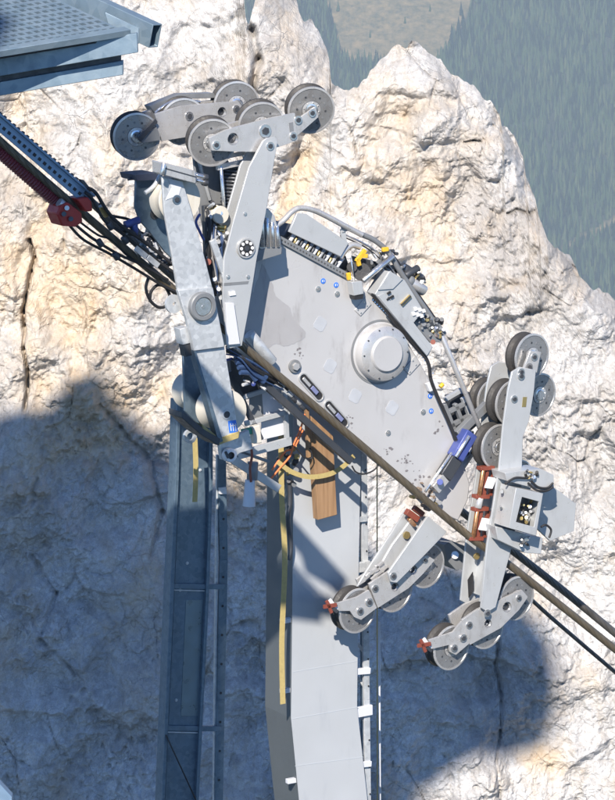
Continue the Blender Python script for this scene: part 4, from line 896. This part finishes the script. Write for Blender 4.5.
hoses = [(((88, 188), (96, 193), (108, 212), (122, 226), (146, 243), (170, 262)), .016, 'uppermost black hose looping from the clamp flange to the galvanised arm'),
         (((85, 192), (93, 200), (104, 220), (120, 232), (148, 254), (176, 274)), .014, 'black hose just above the track rope right of the clamp'),
         (((76, 225), (92, 238), (118, 254), (140, 264), (168, 280)), .013, 'black hose just below the track rope right of the clamp'),
         (((70, 226), (84, 240), (110, 254), (134, 268), (160, 284), (176, 292)), .013, 'lowest sagging black hose below the red clamp'),
         (((80, 222), (98, 235), (112, 240), (128, 256), (150, 268), (172, 284)), .010, 'thin black hose between the sagging hoses right of the clamp'),
         (((149, 276), (146, 288), (150, 300), (158, 307), (166, 306), (170, 298), (166, 288), (158, 285), (151, 292), (150, 302)), .014, 'coiled black hose loop hanging left of the arm joint'),
         (((100, 203), (106, 214), (130, 220), (140, 232), (150, 236), (160, 250)), .013, 'black hose leading to the blue fitting beside the dark bracket')]
for i, (p, r_, lb) in enumerate(hoses):
    tag(MB().tube([P(x, y, -.02+.03*i) for x, y in p], r_, BLACK, 10).build('hydraulic_hose'), lb, 'hose', 'black hoses between the clamp and the arm')
fb = empty('hose_bundle_bracket', P(145, 235, .05), 'dark hose bracket with blue fitting below the dark plate', 'bracket')
MB().cyl(P(125, 225, .03), P(139, 220, .03), .035, BLUEP, 14).cyl(P(134, 222, .03), P(136, 236, .03), .03, BLUEP, 14).cyl(P(127, 232, .03), P(140, 234, .03), .03, DARKM, 12).build('blue_fitting', fb)
b = MB()
for i in range(34):
    t_ = i/33; x = 132+38*t_+random.uniform(-6, 6); y = 226+38*t_+random.uniform(-5, 7); b.cyl(P(x, y, .10), P(x+random.uniform(-6, 6), y+random.uniform(-6, 6), .04), random.uniform(.01, .026), random.choice([BLACK, DARKM, BLACK, GALVD, DARKM, ALU]), 9)
b.build('fitting_cluster', fb)
MB().tube([P(*p, .0) for p in ((149, 244), (151, 251), (157, 250), (155, 243))], .012, WHITE).build('white_clip', fb)
for x, y in ((110, 226), (125, 240), (140, 252), (152, 262), (100, 243), (116, 256)): MB().cyl(P(x-2, y-3, .01), P(x+2, y+3, .01), .028, DARKM, 10).build('hose_clip', fb)
for x, y in ((136, 248), (148, 257)): MB().bar(P(x, y, -.03), P(x+11, y+9, -.03), .05, .02, GALV).build('bracket_bar', fb, .003)

# ================================================================== GIRDERS, POST, STRAPS
gd = empty('steel_girder', P(185, 860, .95), 'tall dark galvanised channel girder rising at lower left', 'girder')
WG = .95
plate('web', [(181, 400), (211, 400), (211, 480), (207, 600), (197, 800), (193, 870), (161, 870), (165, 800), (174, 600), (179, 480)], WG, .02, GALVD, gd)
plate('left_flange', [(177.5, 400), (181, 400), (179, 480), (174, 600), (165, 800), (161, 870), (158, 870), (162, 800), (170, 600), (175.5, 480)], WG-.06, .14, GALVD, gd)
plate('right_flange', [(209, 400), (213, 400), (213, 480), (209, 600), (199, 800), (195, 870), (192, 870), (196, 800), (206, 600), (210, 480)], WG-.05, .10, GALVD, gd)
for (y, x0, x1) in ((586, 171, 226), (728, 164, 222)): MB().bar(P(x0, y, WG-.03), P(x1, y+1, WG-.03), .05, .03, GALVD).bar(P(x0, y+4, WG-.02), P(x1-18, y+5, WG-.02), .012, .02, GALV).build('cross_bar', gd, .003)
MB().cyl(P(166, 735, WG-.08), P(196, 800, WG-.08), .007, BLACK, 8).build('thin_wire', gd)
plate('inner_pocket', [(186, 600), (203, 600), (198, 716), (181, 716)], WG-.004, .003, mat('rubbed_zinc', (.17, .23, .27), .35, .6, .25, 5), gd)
for x, y in ((187, 563), (200, 470), (180, 590), (176, 700)): bolt(x, y, WG, 1.2, gd, GALV, GALV, .015)
pt = empty('perforated_post', P(221, 860, 1.0), 'slim perforated steel post just right of the dark girder', 'post')
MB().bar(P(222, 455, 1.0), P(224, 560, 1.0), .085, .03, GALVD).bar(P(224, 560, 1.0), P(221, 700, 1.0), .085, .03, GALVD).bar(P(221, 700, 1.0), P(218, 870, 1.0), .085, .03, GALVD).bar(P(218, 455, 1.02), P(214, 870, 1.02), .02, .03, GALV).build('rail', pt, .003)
b = MB()
for i in range(12):
    y = 490+i*29; x = 223.5-(max(0, y-560))*.02; c = P(x, y, .998); b.cyl(c, c-W*.004, .012, BLACK, 10)
b.build('hole_row', pt)
MB().prism(px2([(220, 488), (226, 487), (227, 494), (220, 494)], .97), W*.03, WHITE).build('white_clip', pt)

def strap(name, pts, wd, label, w_=.3, tn=W):
    q = spline([P(x, y, w_) for x, y in pts], 5); b = MB()
    for i in range(len(q)-1):
        pass
    v = []; f = []
    for i, p in enumerate(q):
        t_ = (q[min(i+1, len(q)-1)]-q[max(i-1, 0)]).normalized(); c_ = tn.cross(t_).normalized()*wd/2; v += [p-c_, p+c_, p+c_+W*.006, p-c_+W*.006]
    for i in range(len(q)-1):
        for k in range(4): f.append((i*4+k, i*4+(k+1) % 4, (i+1)*4+(k+1) % 4, (i+1)*4+k))
    f += [(0, 1, 2, 3), tuple(len(v)-4+k for k in (3, 2, 1, 0))]
    return tag(b.add(v, f, STRAP).build(name), label, 'strap')
strap('lashing_strap', [(280, 388), (281, 430), (282, 500), (285, 560), (282, 640), (283, 704)], .055, 'long tan lashing strap hanging down the dark side of the white hanger', .62)
strap('lashing_strap', [(195, 438), (196, 470), (195, 502)], .05, 'short tan strap hanging on the dark girder at left', .55)
strap('lashing_strap', [(278, 462), (292, 472), (310, 477), (330, 474), (344, 466), (354, 456)], .045, 'tan strap wrapped across the timber plank', .55)
pk = MB().prism(px2([(311, 416), (333, 436), (337, 515), (318, 520)], .62), W*.09, WOOD).build('timber_plank', None, .004); tag(pk, 'raw timber plank wedged against the upper end of the white hanger', 'plank')
pk = MB().prism(px2([(306, 408), (309, 410), (311, 457), (308, 458)], .60), W*.04, WOOD).build('timber_lath', None, .002); tag(pk, 'narrow timber lath left of the broad plank', 'lath')
tag(MB().tube([P(*p, .55) for p in ((305, 414), (300, 430), (294, 444), (290, 456), (280, 468), (270, 480))], .009, ORG_).tube([P(*p, .56) for p in ((303, 430), (294, 448), (285, 452), (272, 470))], .008, ORG_).build('orange_cord'), 'orange cord dangling left of the timber plank', 'cord')
tag(MB().tube([P(*p, .55) for p in ((286, 440), (296, 448), (304, 457), (312, 458), (310, 448))], .008, BLACK).build('black_cord'), 'thin black cord looped in front of the hanger beside the timber lath', 'cord')
tag(MB().cyl(P(379, 622, 1.3), P(380.5, 880, 1.3), .011, WHITEP, 8).build('guy_wire'), 'thin white vertical line right of the hanger ladder', 'cable')
tag(MB().cyl(P(377, 440, 1.5), P(377.5, 900, 1.5), .006, STRAP, 8).build('plumb_line'), 'very thin brown vertical line right of the hanger', 'cable')
# clutter behind the strap top
tg = empty('chain_hoist', P(290, 520, .9), 'grimy chain hoist block tucked between strap and hanger', 'hoist')
b = MB()
for i in range(22):
    x = 288+random.uniform(-8, 7); y = 462+random.uniform(-16, 26); b.cyl(P(x, y, .75), P(x+random.uniform(-5, 5), y+random.uniform(-5, 5), .68), random.uniform(.012, .03), random.choice([DARKM, STRAP, GREYD, BLACK]), 9)
b.build('hoist_body', tg)
MB().tube([P(*p, .72) for p in ((289, 480), (290, 500), (288, 520), (291, 545), (289, 560))], .02, DARKM).build('chain', tg)

# ================================================================== PLATFORM at upper left
pf = empty('steel_platform', PY(60, 95, -7), 'galvanised steel platform corner with perforated floor jutting in at upper left', 'platform')
YF = -7.0
def vplate(name, pts, y, t, m): return MB().prism([PY(a, b, y) for a, b in pts], YV*t, m).build(name, pf, .004)
PGALV = galv('shade_darkened_zinc', (.17, .24, .30), (.25, .32, .38), .45, .4, 14)  # zinc darkened so the sunlit platform carries shade in its colour
vplate('front_beam', [(-260, 99), (137, 33), (138, 52.5), (-260, 121)], YF, .08, PGALV)
vplate('lower_beam', [(-260, 127), (123, 60.5), (123, 75), (-260, 140)], YF+.10, .08, PGALV)
vplate('gap_filler', [(-260, 112), (121, 47), (121, 66), (-260, 134)], YF+.16, .05, DARKM)
SL = R(22); GN = Vector((0, -math.sin(SL), math.cos(SL))); GO = PY(120, 31, YF+.02)
def PG(x, y): return on(x, y, GO, GN)
A_ = PG(121, 30); Bf = PG(-160, 76); Cs = PG(52, -2); e_f = (Bf-A_); e_s = (Cs-A_)
nf = int(e_f.length/.055); e_s = e_s*1.3; ns = int(e_s.length/.075)
b = MB(); TH = -GN*.02
for i in range(nf+1):
    p = A_+e_f*(i/nf); c_ = e_f.normalized()*.011; b.prism([p-c_, p+c_, p+c_+e_s, p-c_+e_s], TH, PGALV)
for j in range(ns+1):
    p = A_+e_s*(j/ns)+GN*.002; c_ = e_s.normalized()*.019; b.prism([p-c_, p+e_f-c_, p+e_f+c_, p+c_], TH, PGALV)
b.build('floor_grating', pf, smooth=False)
b = MB(); q0 = A_-e_s.normalized()*.06-e_f.normalized()*.03; q1 = q0+e_f; b.prism([q0+GN*.02, q1+GN*.02, q1+GN*.02+e_s.normalized()*.07, q0+GN*.02+e_s.normalized()*.07], -GN*.05, PGALV); b.build('front_lip', pf, .004)
b = MB(); b.prism([A_+TH*3, A_+e_f+TH*3, A_+e_f+e_s+TH*3, A_+e_s+TH*3], TH*.5, DARKM); b.build('under_pan', pf)
# square tube behind the grating
T0 = PY(155.5, 36, YF+.3); T1 = T0+(PG(50, -6)-PG(121, 27)).normalized()*3.2; td = (T1-T0).normalized(); hz = td.cross(Z).normalized(); hz = hz if hz.x > 0 else -hz; vv = td.cross(hz).normalized(); vv = vv if vv.z > 0 else -vv
def sq(c_, a, b_): return [c_-hz*a-vv*b_, c_+hz*a-vv*b_, c_+hz*a+vv*b_, c_-hz*a+vv*b_]
b = MB(); b.prism(sq(T0, .045, .085), td*3.2, PGALV, [sq(T0, .036, .076)]); b.build('edge_tube', pf, .003)
vplate('tube_bracket', [(105, 12), (139, 28), (139, 44), (110, 34)], YF+.34, .03, PGALV)
# small beam corner at the bottom left edge
bc = MB().prism([PY(-60, 740, -6), PY(-2, 782, -6), PY(12, 797, -6), PY(12, 830, -6), PY(-60, 830, -6)], YV*.1, TRAYM).build('handrail_end', None, .004); tag(bc, 'blue grey metal corner just showing at the bottom left edge', 'handrail')

# ================================================================== HAZE
hz_m = bpy.data.materials.new('haze'); hz_m.use_nodes = True; t_ = hz_m.node_tree; t_.nodes.clear()
pv = t_.nodes.new('ShaderNodeVolumePrincipled'); pv.inputs['Density'].default_value = .00013; pv.inputs['Color'].default_value = (.74, .87, 1.0, 1); pv.inputs['Anisotropy'].default_value = .1
ou = t_.nodes.new('ShaderNodeOutputMaterial'); t_.links.new(pv.outputs[0], ou.inputs['Volume'])
x0, x1, y0, y1, z0, z1 = -3550, 3550, -350, 7050, -1050, 620
v = [Vector((x, y, z)) for x in (x0, x1) for y in (y0, y1) for z in (z0, z1)]
hzo = MB().add(v, [(0, 1, 3, 2), (4, 6, 7, 5), (0, 4, 5, 1), (2, 3, 7, 6), (0, 2, 6, 4), (1, 5, 7, 3)], hz_m).build('haze', smooth=False); tag(hzo, 'pale blue mountain air between the machine and the far forest', 'haze', kind='stuff')
